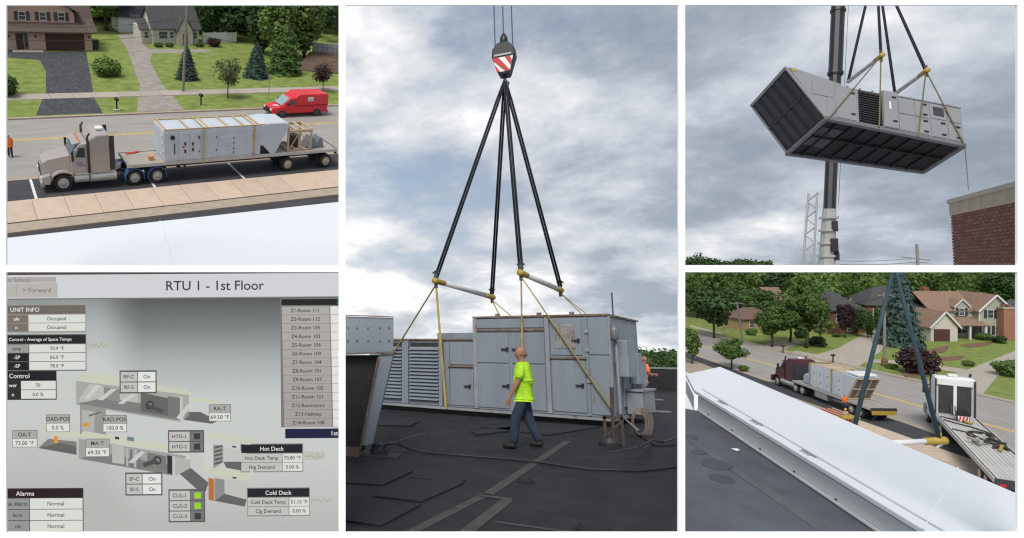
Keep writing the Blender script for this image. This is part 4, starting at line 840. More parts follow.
for a_, c_, lab in ((A1, A2, 'white spreader bar with yellow ends over the louvred half'), (B1, B2, 'white spreader bar with yellow ends over the right half of the unit')):
    d = (c_-a_).normalized(); t = thing('spreader_bar', lab, 'spreader bar', P2, a_); e_ = c_-a_
    B().tube([d*.25, e_-d*.25], .075, 14).build('bar', SB, t, smooth=True)
    for p, s_ in ((Vector(), 1), (e_, -1)):
        B().tube([p-d*.10*s_, p-d*.05*s_, p+d*.32*s_, p+d*.42*s_], .085, 12, .08).build('end_cap', YCAP, t, smooth=True); B().bar(p+Vector((0, 0, -.2)), p+Vector((0, 0, .24)), .10, .06).build('lug', DSTEEL, t); B().tube([p+Vector((-.1, 0, .22)), p+Vector((0, 0, .30)), p+Vector((.1, 0, .22))], .025, 6).build('shackle', DSTEEL, t)
ZB = Z0-.05
def onu(x, y, z): return Rf+ux*x+uy*y+Vector((0, 0, z))
def flat(b, a, c, w_, th=.012): b.bar(a, c, w_, th); return b
for a_, c_, lab, wd in ((A1, onu(FX(383), -.12, 1.05), 'long yellow webbing strap slanting left from the left spreader bar', .085), (A1, onu(FX(448, 405), -.12, ZB), 'yellow webbing strap hanging from the left bar to the base rail', .085), (A2, onu(FX(470), UW+.1, 2.0), 'yellow strap behind the tall casing, slanting left', .075), (A2, onu(FX(492), UW+.1, 2.3), 'short yellow strap hanging behind the casing', .075),
        (B1, onu(FX(613, 405), -.12, .42), 'long yellow strap slanting across the right doors', .075), (B1, onu(FX(524, 350), -.14, 1.5), 'thin tan strap hanging behind the head of the walking man', .06), (B2, onu(FX(566, 320), UW+.1, 2.3), 'short yellow strap hanging from the right bar far end', .085), (B2, onu(FX(590, 320), UW+.1, 2.0), 'short yellow strap slanting right behind the casing', .085)):
    b = B(); b.bar(a_-Vector((0, 0, .1)), c_, wd*.72, .02); tag(b.build('webbing_strap', YSTRAP), lab, 'strap', 'yellow straps on the rooftop unit')
# hook block
BLK = mat('block_black', (.018, .018, .02), .45, .2, 5)
t = thing('hook_block', 'black crane hook block with red and white stripes', 'hook block', P2, HK, AZ*.5); s_ = 1.0; h0 = .32
def hz(py): return (80-py)/32.0*1.0
B().prism([(-.16, .12), (.16, .12), (.36, .75), (.34, 1.02), (.16, 1.22), (-.16, 1.22), (-.34, 1.02), (-.36, .75)], 'y', -.20, .20).build('housing', BLK, t, bevel=.04)
B().prism([(-.20, .20), (.20, .20), (.31, .68), (-.31, .68)], 'y', -.225, -.202).build('warning_plate', mat('warning_white', (.70, .68, .66), .5, .1, 4), t)
RS = mat('warning_red', (.42, .02, .02), .5, .1, 4)
pl = [(-.20, .20), (.20, .20), (.31, .68), (-.31, .68)]
for pq_ in ([(-.31, .68), (-.14, .68), (.205, .22), (.20, .20), (.06, .20), (-.285, .57)], [(.06, .68), (.22, .68), (.275, .52), (.235, .37)], [(-.265, .48), (-.245, .40), (-.20, .20), (-.10, .20)]):
    B().prism(pq_, 'y', -.238, -.227).build('red_stripe', RS, t)
B().box(-.26, .26, -.23, -.21, .74, .80).build('capacity_plate', mat('plate_grey', (.35, .35, .35), .5, .4, 20), t)
B().lathe([(.10, 1.2), (.13, 1.25), (.12, 1.42), (.06, 1.55), (.02, 1.6)], 'z', 14).build('rope_anchor', BLK, t, smooth=True)
b = B(); b.tube([(0, 0, .15), (0, 0, -.02), (.10, 0, -.12), (.06, 0, -.24), (-.05, 0, -.26), (-.12, 0, -.18)], .055, 8, .035); b.build('hook', DSTEEL, t, smooth=True)
for k, (px, lab) in enumerate(((495.5, 'left hoist rope above the hook block'), (503.5, 'middle hoist rope above the hook block'), (512, 'right hoist rope above the hook block'))):
    x = (-.27, 0, .27)[k]; p0 = HK+Vector((x, 0, 1.1 if k != 1 else 1.5)); tag(B().tube([p0, p0+Vector((0, 0, 9))], .018, 6).build('hoist_rope', mat('wire_rope', (.05, .05, .055), .6, .2, 5)), lab, 'rope', 'hoist ropes over the hook block')
# ---- people
LIME = mat('lime_shirt', (.36, .62, .02), .8, .16, 7, .9, bscale=9)
pp = P2.gp(526, 449); tgt = P2.pr((pp.x, pp.y, 1.80))
person(P2, (pp.x, pp.y, 0), R(-8), LIME, JEANS, 'man in lime green shirt and jeans walking past the rooftop unit', stride=.20, arm=(-.16, .10), scale=(449-346)/(P2.pxm(pp)*1.78))
pq = P2.gp(643.5, 406); person(P2, (pq.x, pq.y, 0), R(200), ORANGE, mat('tan_trousers', (.14, .10, .07), .8), 'worker in orange shirt behind the right end of the rooftop unit', stride=.05, forearm_up=True, bend=.1, scale=1.0)
# ---- jack stand, hoses
p = P2.gp(614, 446); t = thing('screw_jack', 'rusty jack stand on a black round foot at the right corner of the unit', 'jack', P2, p)
JK = mat('jack_rust', (.06, .04, .03), .8, .3, 5)
B().lathe([(.20, 0), (.20, .07), (.15, .15), (.06, .17)], 'z', 16, (-.06, 0, 0)).build('foot', BLACK, t); B().tube([(.0, 0, .1), (.02, 0, 1.05)], .035, 8).build('screw', JK, t)
B().bar((-.14, 0, .1), (-.14, 0, .52), .05).bar((.16, 0, 0), (.16, 0, .52), .05).bar((-.16, 0, .5), (.18, 0, .5), .05).build('frame', JK, t); B().bar((.16, 0, .45), (-.1, 0, .2), .04).build('brace', JK, t)
p = P2.gp(640, 438); t = thing('hose_coil', 'loosely coiled grey hoses hung on the unit end beside the jack', 'hose', P2, p, scale=.72)
for k in range(6):
    a0 = random.uniform(0, 1); b = B(); b.tube([(math.sin(i/14*2*PI+a0)*(.16+.025*k)+.02*k, (k-3)*.03, .42+math.cos(i/14*2*PI+a0)*(.32+.02*k)) for i in range(15)], .018, 6); b.build('hose', mat('hose_grey', (.13, .12, .115), .6, .3, 4) if k % 2 else RUST, t, smooth=True)
tag(B().tube([P2.gp(640, 447, .3), P2.gp(652, 440, .1), P2.gp(664, 442, .04), P2.gp(681, 436, .04)], .02, 6).build('cable', BLACK, smooth=True), 'short black cable running from the hose coil to the right edge', 'cable')
tag(B().tube([P2.gp(617, 404, .35), P2.gp(626, 420, .25), P2.gp(638, 430, .5)], .018, 6).build('hose', mat('hose_pale', (.16, .155, .15), .6), smooth=True), 'pale hose drooping from the unit corner to the coil', 'hose')
for (x, y), lab in (((660, 412), 'white scrap board lying on the roof right of the hoses'), ((655, 400), 'small pale tile lying near the parapet')):
    p = P2.gp(x, y); tag(B().box(-.3, .3, -.2, .2, .005, .03).build('scrap_board', mat('scrap_white', (.16, .16, .15), .7)), lab, 'board').matrix_world = Matrix.Translation(p)
# ================================================================== PLACE 3: the new unit hanging from the crane
ax = Vector((-.442, .144, .562)); ang = ax.length; K3 = 1.3
t0 = Vector((-.464, 30.611, 15.628-10))*K3+Vector((0, 0, 10))
UM = Matrix.Translation(t0) @ Matrix.Rotation(ang, 4, ax.normalized()) @ Matrix.Scale(K3, 4)
Lu, hu, ov, hA, Wu, W2 = 4.72, 1.73, 1.553, 2.184, 2.6, 1.96
u = thing('hanging_unit', 'new grey air handling unit with louvred hood hanging from crane slings', 'air unit', P3, mw=P3.M @ UM)
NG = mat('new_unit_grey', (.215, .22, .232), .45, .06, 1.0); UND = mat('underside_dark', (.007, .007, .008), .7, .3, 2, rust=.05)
B().prism([(0, 0), (Lu, 0), (Lu, W2), (0, Wu)], 'z', .10, hu).build('casing', NG, u, bevel=.015)
B().prism([(0, .10), (-ov+.12, hA), (-ov+.35, hA+.02), (.55, hu+.10), (.55, hu+.005), (.003, hu+.003)], 'y', 0.01, Wu-.01).build('intake_hood', NG, u, bevel=.015)
# hood face: frame, dark louvre panels
e1 = Vector((-ov, 0, hA)).normalized(); nrm = Vector((-hA, 0, -ov)).normalized(); Lh = math.hypot(ov, hA)
def hf(s_, y, d): p = e1*s_*Lh+nrm*d; return (p.x, y, p.z+.0)
def hbox(b, s0, s1, y0, y1, d0, d1): return b.add([hf(s0, y0, d0), hf(s1, y0, d0), hf(s1, y1, d0), hf(s0, y1, d0), hf(s0, y0, d1), hf(s1, y0, d1), hf(s1, y1, d1), hf(s0, y1, d1)], [(0,3,2,1),(4,5,6,7),(0,1,5,4),(1,2,6,5),(2,3,7,6),(3,0,4,7)])
b = B(); hbox(b, 0, 1, 0, .06, -.05, .05); hbox(b, 0, 1, Wu-.06, Wu, -.05, .05); hbox(b, .0, .04, .06, Wu-.06, -.05, .05); hbox(b, .96, 1, .06, Wu-.06, -.05, .05); b.build('hood_frame', NG, u)
hp_ = B(); hbox(hp_, .04, .96, .06, Wu-.06, -.05, .0); hf_o = hp_.build('louvre_panel', mat('louvre_deep', (.028, .028, .031), .7, .2, 3), u)
LB = mat('louvre_blade_grey', (.034, .034, .037), .6, .15, 4)
for hlf in range(2):
    for k in range(5):
        b = B(); y0 = .10+k*.49; hbox(b, .06+hlf*.46, .48+hlf*.46, y0+(.05*hlf), y0+.26+(.05*hlf), .0, .025); b.build('louvre_blade', LB, hf_o)
b = B(); hbox(b, .485, .515, .06, Wu-.06, 0, .035); b.build('mullion', LB, hf_o)
# base frame and underside
bs = u; BRL = mat('base_rail_grey', (.12, .122, .13), .5, .1, 2)
B().box(-.05, Lu+.03, -.04, .10, -.04, .10).build('base_rail', BRL, bs); b = B(); b.bar((-.05, Wu, .03), (Lu+.03, W2, .03), .14, .14); b.build('base_rail', BRL, bs); B().box(-.09, .02, -.02, Wu+.04, -.045, .095).build('base_rail', BRL, bs); B().box(Lu-.08, Lu+.06, .1, W2, -.035, .098).build('base_rail', BRL, bs)
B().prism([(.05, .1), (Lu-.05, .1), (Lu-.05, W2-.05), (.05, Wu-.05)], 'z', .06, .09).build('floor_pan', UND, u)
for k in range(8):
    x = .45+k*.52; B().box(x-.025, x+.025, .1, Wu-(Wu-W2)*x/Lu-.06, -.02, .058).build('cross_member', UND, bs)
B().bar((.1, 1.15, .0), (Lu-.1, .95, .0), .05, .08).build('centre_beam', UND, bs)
B().box(.12, .88, .55, 1.8, .03, .055).build('bottom_plate', mat('plate_mid', (.05, .05, .053), .6, .2, 3), u); B().lathe([(.05, 0), (.22, 0), (.24, .03), (.05, .03)], 'z', 18, (.5, 1.15, .005)).build('drain_hole', BLACK, u)
# side doors
def p3(x0, x1, z0, z1, y=0.0, th=.025, m=NG, hs=True, name='door'):
    d = B().box(x0, x1, y-th, y, z0, z1).build(name, m, u, bevel=.008)
    if hs:
        for z in (z0+.18*(z1-z0), z0+.84*(z1-z0)): B().box(x1-.20, x1-.06, y-th-.04, y-th, z-.025, z+.025).build('handle', BLACK, d)
    return d
p3(-.55, .22, hu*.62, hu+.02, y=.01, hs=False, name='panel'); p3(.30, 1.02, .16, hu-.05)
lv = B().box(1.10, 1.92, -.02, 0, .16, hu-.05).build('louvre_opening', LOUV, u); lm_ = B().prism([(0, 0), (-.05, -.04), (-.05, -.03), (0, .012)], 'x', 0, .80).mesh('louvre_slat'); lm_.materials.append(LB)
for k in range(13): piece('louvre_slat', lm_, lv, (1.11, -.02, .24+k*.11))
p3(1.97, 2.45, .14, hu+.12, y=-.06, th=.02); B().box(1.95, 2.47, -.06, .5, .12, hu+.14).build('control_box', NG, u, bevel=.01)
B().box(2.15, 2.21, -.086, -.082, 1.0, 1.35).build('label_strip', WPAINT, u)
p3(2.52, 3.05, .95, hu-.05, hs=False, name='panel'); p3(2.52, 3.05, .16, .90, hs=False, name='panel'); p3(3.10, 3.55, .95, hu-.05); p3(3.10, 3.55, .16, .90); p3(3.62, 4.15, .16, .95); p3(3.62, 4.15, 1.0, hu-.05, hs=False, name='panel'); p3(4.2, 4.65, .16, .9)
B().box(3.72, 4.08, -.04, -.026, 1.15, 1.55).build('vent_grille', LB, u); p3(4.22, 4.66, 1.0, hu-.05, hs=False, name='panel')
B().box(2.6, Lu, -.03, W2*.6, hu+.003, hu+.05).build('roof_edge', NG, u)
for k in range(9): B().box(.7+k*.45, .76+k*.45, -.02, .05, hu+.05 if k > 4 else hu, hu+(.10 if k > 4 else .06)).build('roof_lug', NG, u)
B().add([(-ov+.18, -.015, hA-.02), (-ov+.42, -.015, hA-.04), (-ov+.42, -.015, hA-.14), (-ov+.26, -.015, hA-.16)], [(0, 1, 2, 3)]).build('yellow_label', YCAP, u)
# gear
iM = UM.inverted()
def onp(px, py, yl): # hit of the pixel ray with the unit's own plane y = yl, place coordinates
    o_ = iM @ Vector((0, 0, P3.H)); q = iM @ P3.dep(px, py, 50); d = q-o_; t_ = (yl-o_.y)/d.y; return UM @ (o_+d*t_)
C1_, C2_ = onp(881, 56, -.05), onp(848, 82, Wu*.9); D1_, D2_ = onp(926, 71, -.05), onp(895, 94, W2)
AP = P3.dep(876, -40, 42)
for p, lab in ((C1_, 'black sling to the near end of the left bar over the hanging unit'), (C2_, 'black sling passing behind the hanging unit hood'), (D1_, 'black sling slanting right to the near end of the right bar'), (D2_, 'black sling to the hidden end of the right bar')):
    b = B(); b.bar(AP, p, .13, .06); tag(b.build('lifting_sling', SLING, place=P3, smooth=True), lab, 'sling', 'slings above the hanging unit')
for a_, c_, lab in ((C1_, C2_, 'grey spreader bar with yellow end left above the hanging unit'), (D1_, D2_, 'grey spreader bar with yellow end right above the hanging unit')):
    t = thing('spreader_bar', lab, 'spreader bar', P3, a_); e_ = c_-a_; d = e_.normalized()
    B().tube([d*.3, e_], .10, 12).build('bar', mat('bar_grey', (.36, .36, .36), .5, .2, 5), t, smooth=True); B().tube([-d*.15, d*.1, d*.55], .13, 12, .10).build('end_cap', YCAP, t, smooth=True); B().bar((0, 0, -.3), (0, 0, .3), .12, .08).build('lug', DSTEEL, t)
for a_, q, lab in ((C1_, (-.0, -.06, -.02), 'yellow strap slanting to the bottom corner below the hood'), (C1_, (1.75, -.08, .02), 'yellow strap hanging over the louvre opening'), (D1_, (3.1, -.06, -.02), 'yellow strap hanging straight to the base of the hanging unit'), (D1_, (4.66, -.06, .0), 'yellow strap slanting to the far end of the hanging unit')):
    tag(B().bar(a_, UM @ Vector(q), .055, .03).build('webbing_strap', mat('olive_webbing', (.13, .105, .04), .85, .3, 3), place=P3), lab, 'strap', 'yellow straps on the hanging unit')
for q in ((3.1, -.06, -.02), (4.66, -.06, 0)): pass
pE = UM @ Vector((4.7, -.02, 0)); tag(B().tube([pE, P3.dep(968.5, 190, 44)], .022, 6).build('tag_line', mat('rope_pale', (.25, .25, .24), .7), place=P3), 'thin tag line hanging from the far corner of the unit', 'rope')
# ---- crane behind
bt, bb = P3.dep(839.5, -25, 62), P3.dep(829.5, 210, 57); cr_ = thing('mobile_crane', 'tall dark crane boom rising from a white base behind the hanging unit', 'crane', P3, bb); e_ = bt-bb
CD = mat('boom_dark', (.016, .016, .018), .45, .2, 3); CWm = mat('crane_white', (.36, .36, .34), .5, .15, 3, rust=.05, rustcol=(.2, .19, .17))
B().tube([Vector(), e_*.55], .46, 10).tube([e_*.55, e_], .54, 10).build('boom', CD, cr_); 
for f_ in (.555, .83): B().tube([e_*f_, e_*(f_+.012)], .62, 10).build('boom_collar', CD, cr_)
lo_ = P3.dep(826.5, 268.3, 57)-bb
B().tube([lo_, lo_*.5, Vector((0, 0, .1))], .62, 10, .50).build('base_section', CWm, cr_)
for k in range(4): z = lo_*(.15+.22*k); B().tube([z, z+Vector((0, 0, .18))], .72, 10).build('base_collar', CWm, cr_)
B().tube([e_*.02+Vector((.62, -.3, 0)), e_+Vector((.8, -.3, 0))], .02, 6).build('boom_rope', DSTEEL, cr_)
ja, jb = P3.dep(813, 193, 56), P3.dep(808, 268, 56); j = thing('lattice_jib', 'white folded lattice jib beside the crane base', 'jib', P3, jb); e2 = ja-jb
for sx in (-.38, .38):
    for sy in (-.3, .3): B().tube([Vector((sx, sy, 0)), e2+Vector((sx*.8, sy*.8, 0))], .075, 6).build('chord', CWm, j)
n = 9
for k in range(n):
    a_ = e2*(k/n); c_ = e2*((k+1)/n); s_ = 1 if k % 2 else -1
    for sy in (-.3, .3): B().tube([a_+Vector((s_*.38, sy, 0)), c_+Vector((-s_*.38, sy, 0))], .05, 5).build('lacing', CWm, j)
for px, py, s_ in ((835, 226, .35), (834.5, 245, .45), (837, 256, .3)):
    p = P3.dep(px, py, 56.5)-bb; B().box(p.x-s_*.6, p.x+s_*.6, p.y-s_, p.y+s_, p.z-s_*1.3, p.z+s_*1.3).build('winch', BLACK, cr_, bevel=.05)
# ---- brick corner
BZ = 4.0
def bp(px, py): return P3.gp(px, py, P3.H+BZ)
k0, k1 = bp(950.5, 199.5), bp(1040, 175.0); d = k1-k0; wl = d.length; rz = math.atan2(d.y, d.x)
bw = thing('brick_building', 'corner of a red brick building with pale stone coping', 'building', P3, (k0.x, k0.y, P3.H), rz)
zb = -.16; zt = BZ-.98
B().box(.03, wl, .02, .5, zb, zt).build('mortar_wall', mat('mortar', (.20, .165, .145), .9, .15, 3), bw)
BR = mat('red_brick', (.17, .06, .038), .85, .25, 5, .2, rnd=.28)
rows, cols = 17, 15; rh = (zt-zb)/rows; cl_ = wl*.80/cols
bm_ = B().box(0, cl_-.05, -.0, .05, 0, rh-.05).mesh('brick'); bm_.materials.append(BR)
for r_ in range(rows):
    for c in range(cols+(r_ % 2)): piece('brick', bm_, bw, (.0+(c-.5 if c and r_ % 2 else c)*cl_, -.03+random.uniform(-.006, .006), zb+r_*rh+.015), sc=(.46 if r_ % 2 and not c else 1, 1, 1))
STN = mat('coping_stone', (.36, .30, .22), .8, .12, 2); ALU = mat('coping_metal', (.30, .275, .23), .5, .1, 3)
sm_ = B().box(0, wl/7-.03, -.08, .5, zt, BZ-.27).mesh('stone_block'); sm_.materials.append(STN)
for k in range(7): piece('stone_block', sm_, bw, (k*wl/7, 0, 0))
B().box(-.12, wl, -.16, .6, BZ-.27, BZ).build('coping', ALU, bw, bevel=.03)
# ---- horizon bits
sp = []
for x0, x1, h0 in ((686, 716, 3.6), (722, 770, 3.0)):
    for k in range(9):
        px = x0+(x1-x0)*(k+.5)/9; q = P3.dep(px, 266, 120); sp.append((q.x, q.y, 10+h0*.5*random.uniform(.6, 1.0)*(1-.5*abs(2*(k+.5)/9-1)), 1.7))
VV = []
for x, y, zt_, r_ in sp:
    P_, n_ = crown_pts((x, y, (9.5+zt_)/2), (r_, r_, (zt_-9.5)*.62+.3), 260, 9, .5); VV.append(leaf_quads(P_, n_, .28))
V = np.concatenate(VV); X, Y = P3.prn(V); ok = ((X > 684) & (Y < 268.4)).reshape(-1, 4).all(1); me = quads_mesh('far_trees', V.reshape(-1, 4, 3)[ok].reshape(-1, 3)); me.materials.append(LEAF_D)
o = bpy.data.objects.new('far_trees', me); COL.objects.link(o); o.matrix_world = P3.M; o['label'] = 'low dark tree tops on the horizon under the hanging unit'; o['category'] = 'woods'; stuff(o)
p = P3.dep(918, 268.3, 90); t = thing('utility_pole', 'distant utility pole with crossarm left of the brick corner', 'pole', P3, p); B().tube([(0, 0, 0), (0, 0, 3.4)], .17, 8).build('shaft', POLE, t); B().bar((-1.7, 0, 1.6), (1.4, 0, 1.1), .14, .16).build('crossarm', POLE, t); B().bar((-.9, 0, .8), (1.0, 0, .8), .12, .12).build('crossarm', POLE, t)
for k, (y0, y1, lab) in enumerate(((261, 258, 'thin overhead wire left of the distant pole'), (264.5, 262, 'lower overhead wire left of the distant pole'))):
    b = B(); b.tube([P3.dep(840+i*78/8, y0+(y1-y0)*i/8+1.2*(1-(2*i/8-1)**2), 92) for i in range(9)], .03, 5); tag(b.build('overhead_wire', BLACK, place=P3), lab, 'wire')
# ================================================================== PLACE 4: the street from the roof edge, second delivery
C4 = (683.2, 1100, 269.8, 900)
LX = 682.6
def G4(name, px, z, m): return ground(name, P4, gps(P4, *px, z=z), z, m)
G4('lawn', [(LX, 336), (1060, 417), (1060, 269), (LX, 269)], 0, GRASS)
G4('road', [(LX, 329.3), (1060, 412.5), (1060, 478), (960, 441), (900, 420), (760, 377.6), (LX, 350)], .006, ASPH)
G4('kerb', [(LX, 327.6), (1060, 410.6), (1060, 413.0), (LX, 329.6)], .06, KERB)
G4('gutter', [(LX, 349), (760, 376.5), (900, 419), (1060, 474), (1060, 478), (900, 421.5), (760, 379), (LX, 351)], .012, KERB)
G4('parking_lane', [(LX, 350.5), (760, 378.5), (900, 421), (1060, 477), (1060, 497), (900, 434), (760, 386), (LX, 356)], .009, ASPHD)
o = G4('pavement', [(LX, 356), (760, 386), (900, 434), (1060, 497), (1060, 540), (900, 470), (760, 410), (LX, 370)], .02, KERB)
sl4 = B().box(0, 1, 0, 1, -.04, 0).mesh('slab'); sl4.materials.append(BEIGE)
for k in range(14):
    x = -74+k*2.65
    piece('slab', sl4, o, (x, 61.2, .12), (0, 0, .0), (2.6, 3.4, 1)); piece('slab', sl4, o, (x, 64.7, .12), (0, 0, 0), (2.6, 3.4, 1))
G4('yellow_line', [(LX, 340.2), (1060, 443.6), (1060, 445.2), (LX, 340.9)], .010, YEL)
for a_, b_ in (((872, 419), (884, 414)), ((936, 448), (950, 440))):
    p, q = P4.gp(*a_), P4.gp(*b_); n = Vector((q.y-p.y, p.x-q.x, 0)).normalized()*.14; ground('stall_line', P4, [p-n, p+n, q+n, q-n], .013, WHT)
G4('driveway', [(800, 359), (852, 371), (880, 352), (888, 340), (893, 333), (872, 331), (853, 340), (838, 348), (812, 356)], .03, CONC)
G4('driveway', [(926, 382), (982, 395), (1000, 373), (1060, 352), (1060, 338), (1017, 350), (972, 368)], .03, CONC)
G4('driveway', [(752, 347), (776, 352), (802, 343), (796, 340), (775, 342)], .03, CONC)
for q in ([(850, 358), (900, 360.5), (965, 369), (963, 373), (900, 364.5), (848, 361.5)], [(742, 343.5), (770, 349), (775, 346.5), (747, 341.5)], [(690, 327), (722, 335), (722, 333), (690, 325)], [(790, 352.5), (812, 357), (818, 354.5), (796, 350.5)], [(990, 372), (1060, 381), (1060, 377), (994, 368.5)]): G4('footpath', q, .034, CONC)
def zat(px, py, a_, c_):
    """height where the pixel ray meets the vertical plane through a_ and c_"""
    e_ = Vector((0, 0, P4.H)); r_ = Vector(P4.R @ ray(px, py)); n = Vector((c_.y-a_.y, a_.x-c_.x, 0)); t_ = (a_-e_).dot(n)/r_.dot(n); return (e_+r_*t_).z
CZ = P4.H-2.6
ci0, ci1 = P4.gp(694, 389.5, CZ), P4.gp(930, 533, CZ); di = (ci1-ci0); ci1 = ci0+di*1.25; co0, co1 = P4.gp(720, 366.5, CZ), P4.gp(1017, 493, CZ); do_ = co1-co0; co1 = co0+do_*1.25
cl0 = P4.gp(686, 374, CZ)
rz4 = zat(785, 473, ci0, ci1)
t = thing('roof_parapet', 'wide white coping wall running diagonally above the dark roof', 'wall', P4, (0, 0, 0))
b = B(); b.slab([cl0, ci0, ci1, co1, co0], .06); c = b.build('coping', ROOFW, t, bevel=.012)
iw = Vector((di.y, -di.x, 0)).normalized(); iw = -iw if iw.dot(co0-ci0) < 0 else iw
PG = mat('parapet_sheet_grey', (.60, .615, .61), .5, .06, 1.5)
a_, b_ = ci0+iw*.06, ci1+iw*.06; b = B(); b.add([a_-Vector((0, 0, .10)), b_-Vector((0, 0, .10)), Vector((b_.x, b_.y, rz4)), Vector((a_.x, a_.y, rz4))]+[v+iw*.3 for v in (a_-Vector((0, 0, .10)), b_-Vector((0, 0, .10)), Vector((b_.x, b_.y, rz4)), Vector((a_.x, a_.y, rz4)))], [(0,1,2,3),(7,6,5,4),(0,4,5,1),(1,5,6,2),(2,6,7,3),(3,7,4,0)]); b.build('inner_sheet', PG, t)
lw0, lw1 = cl0+Vector((0, 0, -.1)), ci0+Vector((0, 0, -.1)); b = B(); b.add([lw0, lw1, Vector((lw1.x, lw1.y, rz4)), Vector((lw0.x, lw0.y, rz4))], [(0, 1, 2, 3)]); b.build('return_sheet', PG, t)
for f_ in (.16, .36, .6):
    p = ci0+di*f_+iw*.10+Vector((0, 0, .005)); bk = B(); 
    for k in range(4): q = p+di.normalized()*(k*.05-.08); bk.bar(q-iw*.05, q+iw*.05*(1 if k % 2 else .6), .007, .008)
    bk.bar(p-di.normalized()*.12, p+di.normalized()*.14, .01, .01); bk.build('pencil_mark', mat('pencil', (.22, .22, .23), .7), t)
for k in range(6): p = ci0+di*(.08+.16*k)+iw*.05+Vector((0, 0, -.28)); B().ell(p, (.011, .011, .011), 8, 5).build('rivet', DSTEEL, t)
sa, sb_ = co0+do_*.885, ci0+di*.985; B().bar(Vector((sa.x, sa.y, CZ+.004)), Vector((sb_.x, sb_.y, CZ+.004)), .014, .01).build('seam', mat('seam_grey', (.62, .66, .70), .5), t)
dl = di.normalized(); B().bar(ci0+iw*.13+Vector((0, 0, .006)), ci1+iw*.13+Vector((0, 0, .006)), .02, .012).build('edge_bead', mat('bead_grey', (.45, .47, .48), .5), t)
p0, p1 = ci0+iw*.055, ci1+iw*.055; ra = [Vector((p0.x, p0.y, 0)), Vector((p1.x, p1.y, 0)), P4.gp(880, 560, rz4), P4.gp(LX, 560, rz4), P4.gp(LX, 408, rz4)]
GM = mat('roof_membrane_grey', (.075, .08, .093), .7, .25, 1.6, .3, bscale=40, rust=.06, rustcol=(.11, .108, .105)); ground('roof', P4, ra, rz4, GM)
p, q = ci0-iw*.02, ci1-iw*.02; B().bar(Vector((p.x+.05, p.y+.05, rz4+.03)), Vector((q.x+.05, q.y+.05, rz4+.03)), .02, .02).build('drip_edge', WPAINT, t)
for (x, y, r_), lab in (((699, 452.5, .09), 'small round membrane patch near the left frame edge'), ((717, 465, .17), 'large round membrane patch on the dark roof'), ((722, 479, .13), 'round membrane patch below the large one'), ((690, 437, .10), 'round membrane patch by the parapet corner')):
    q = P4.gp(x, y, rz4); tag(B().lathe([(r_, 0), (r_, .008), (r_*.92, .012), (r_*.1, .012)], 'z', 20).build('membrane_patch', mat('patch_dark', (.055, .058, .072), .7, .15, 3), place=P4), lab, 'patch').matrix_world = P4.M @ Matrix.Translation(q)
for (x, y, s_), lab in (((736, 450, .055), 'crumpled white scrap beside the parapet on the dark roof'),):
    q = P4.gp(x, y, rz4); tag(B().add([(-s_, -.6*s_, .004), (-.2*s_, -.9*s_, .012), (s_, -.5*s_, .006), (1.2*s_, .1*s_, .02), (.5*s_, .8*s_, .006), (-.5*s_, .6*s_, .015), (0, 0, .018)], [(0, 1, 6), (1, 2, 6), (2, 3, 6), (3, 4, 6), (4, 5, 6), (5, 0, 6)]).build('scrap', WPAINT), lab, 'scrap').matrix_world = P4.M @ Matrix.Translation(q)
strip = [P4.gp(683, 437, rz4), P4.gp(690, 437, rz4), P4.gp(855, 545, rz4), P4.gp(838, 545, rz4)]; ground('roof_seam', P4, strip, rz4+.004, mat('roof_dirt', (.09, .092, .102), .8, .25, 2))
# ---- houses (local x to the right of the view, y away, z up)
def h4(name, label, px, py, sc, rot=0.0, cat='house'):
    p = P4.gp(px, py); return thing(name, label, cat, P4, p, PI/2+rot, scale=sc)
def gable_x(b, x0, x1, y0, y1, z0, zr, oh=.35, th=.15):
    ym = (y0+y1)/2; k = (zr-z0)/(ym-y0)
    b.slab([(x0-oh, y0-oh, z0-oh*k), (x1+oh, y0-oh, z0-oh*k), (x1+oh, ym, zr), (x0-oh, ym, zr)], th); b.slab([(x1+oh, y1+oh, z0-oh*k), (x0-oh, y1+oh, z0-oh*k), (x0-oh, ym, zr), (x1+oh, ym, zr)], th)
def gable_y(b, x0, x1, y0, y1, z0, zr, oh=.35, th=.15):
    xm = (x0+x1)/2; k = (zr-z0)/(xm-x0)
    b.slab([(x0-oh, y1, z0-oh*k), (x0-oh, y0-oh, z0-oh*k), (xm, y0-oh, zr), (xm, y1, zr)], th); b.slab([(x1+oh, y0-oh, z0-oh*k), (x1+oh, y1, z0-oh*k), (xm, y1, zr), (xm, y0-oh, zr)], th)
def hip(b, x0, x1, y0, y1, z0, zr, oh=.4):
    x0 -= oh; x1 += oh; y0 -= oh; y1 += oh; ym = (y0+y1)/2; r_ = min((y1-y0)/2, (x1-x0)/2-.2)
    b.add([(x0, y0, z0), (x1, y0, z0), (x1, y1, z0), (x0, y1, z0), (x0+r_, ym, zr), (x1-r_, ym, zr), (x0, y0, z0-.18), (x1, y0, z0-.18), (x1, y1, z0-.18), (x0, y1, z0-.18)], [(0, 1, 5, 4), (1, 2, 5), (2, 3, 4, 5), (3, 0, 4), (6, 7, 1, 0), (7, 8, 2, 1), (8, 9, 3, 2), (9, 6, 0, 3), (9, 8, 7, 6)])
SAGE = mat('sage_siding', (.33, .34, .27), .7, .05, 2, .15, stretch=(.2, .2, 6), bscale=3); TAN = mat('tan_shingle', (.215, .14, .098), .9, .25, 3, .4, bscale=10); CREAM = mat('cream_siding', (.52, .49, .42), .7, .05, 2)
DSH = mat('dark_shutter', (.03, .03, .035), .6)
h = h4('house', 'two-storey sage green house with tan roof and white trim', 927, 337, 1.14, -.12)
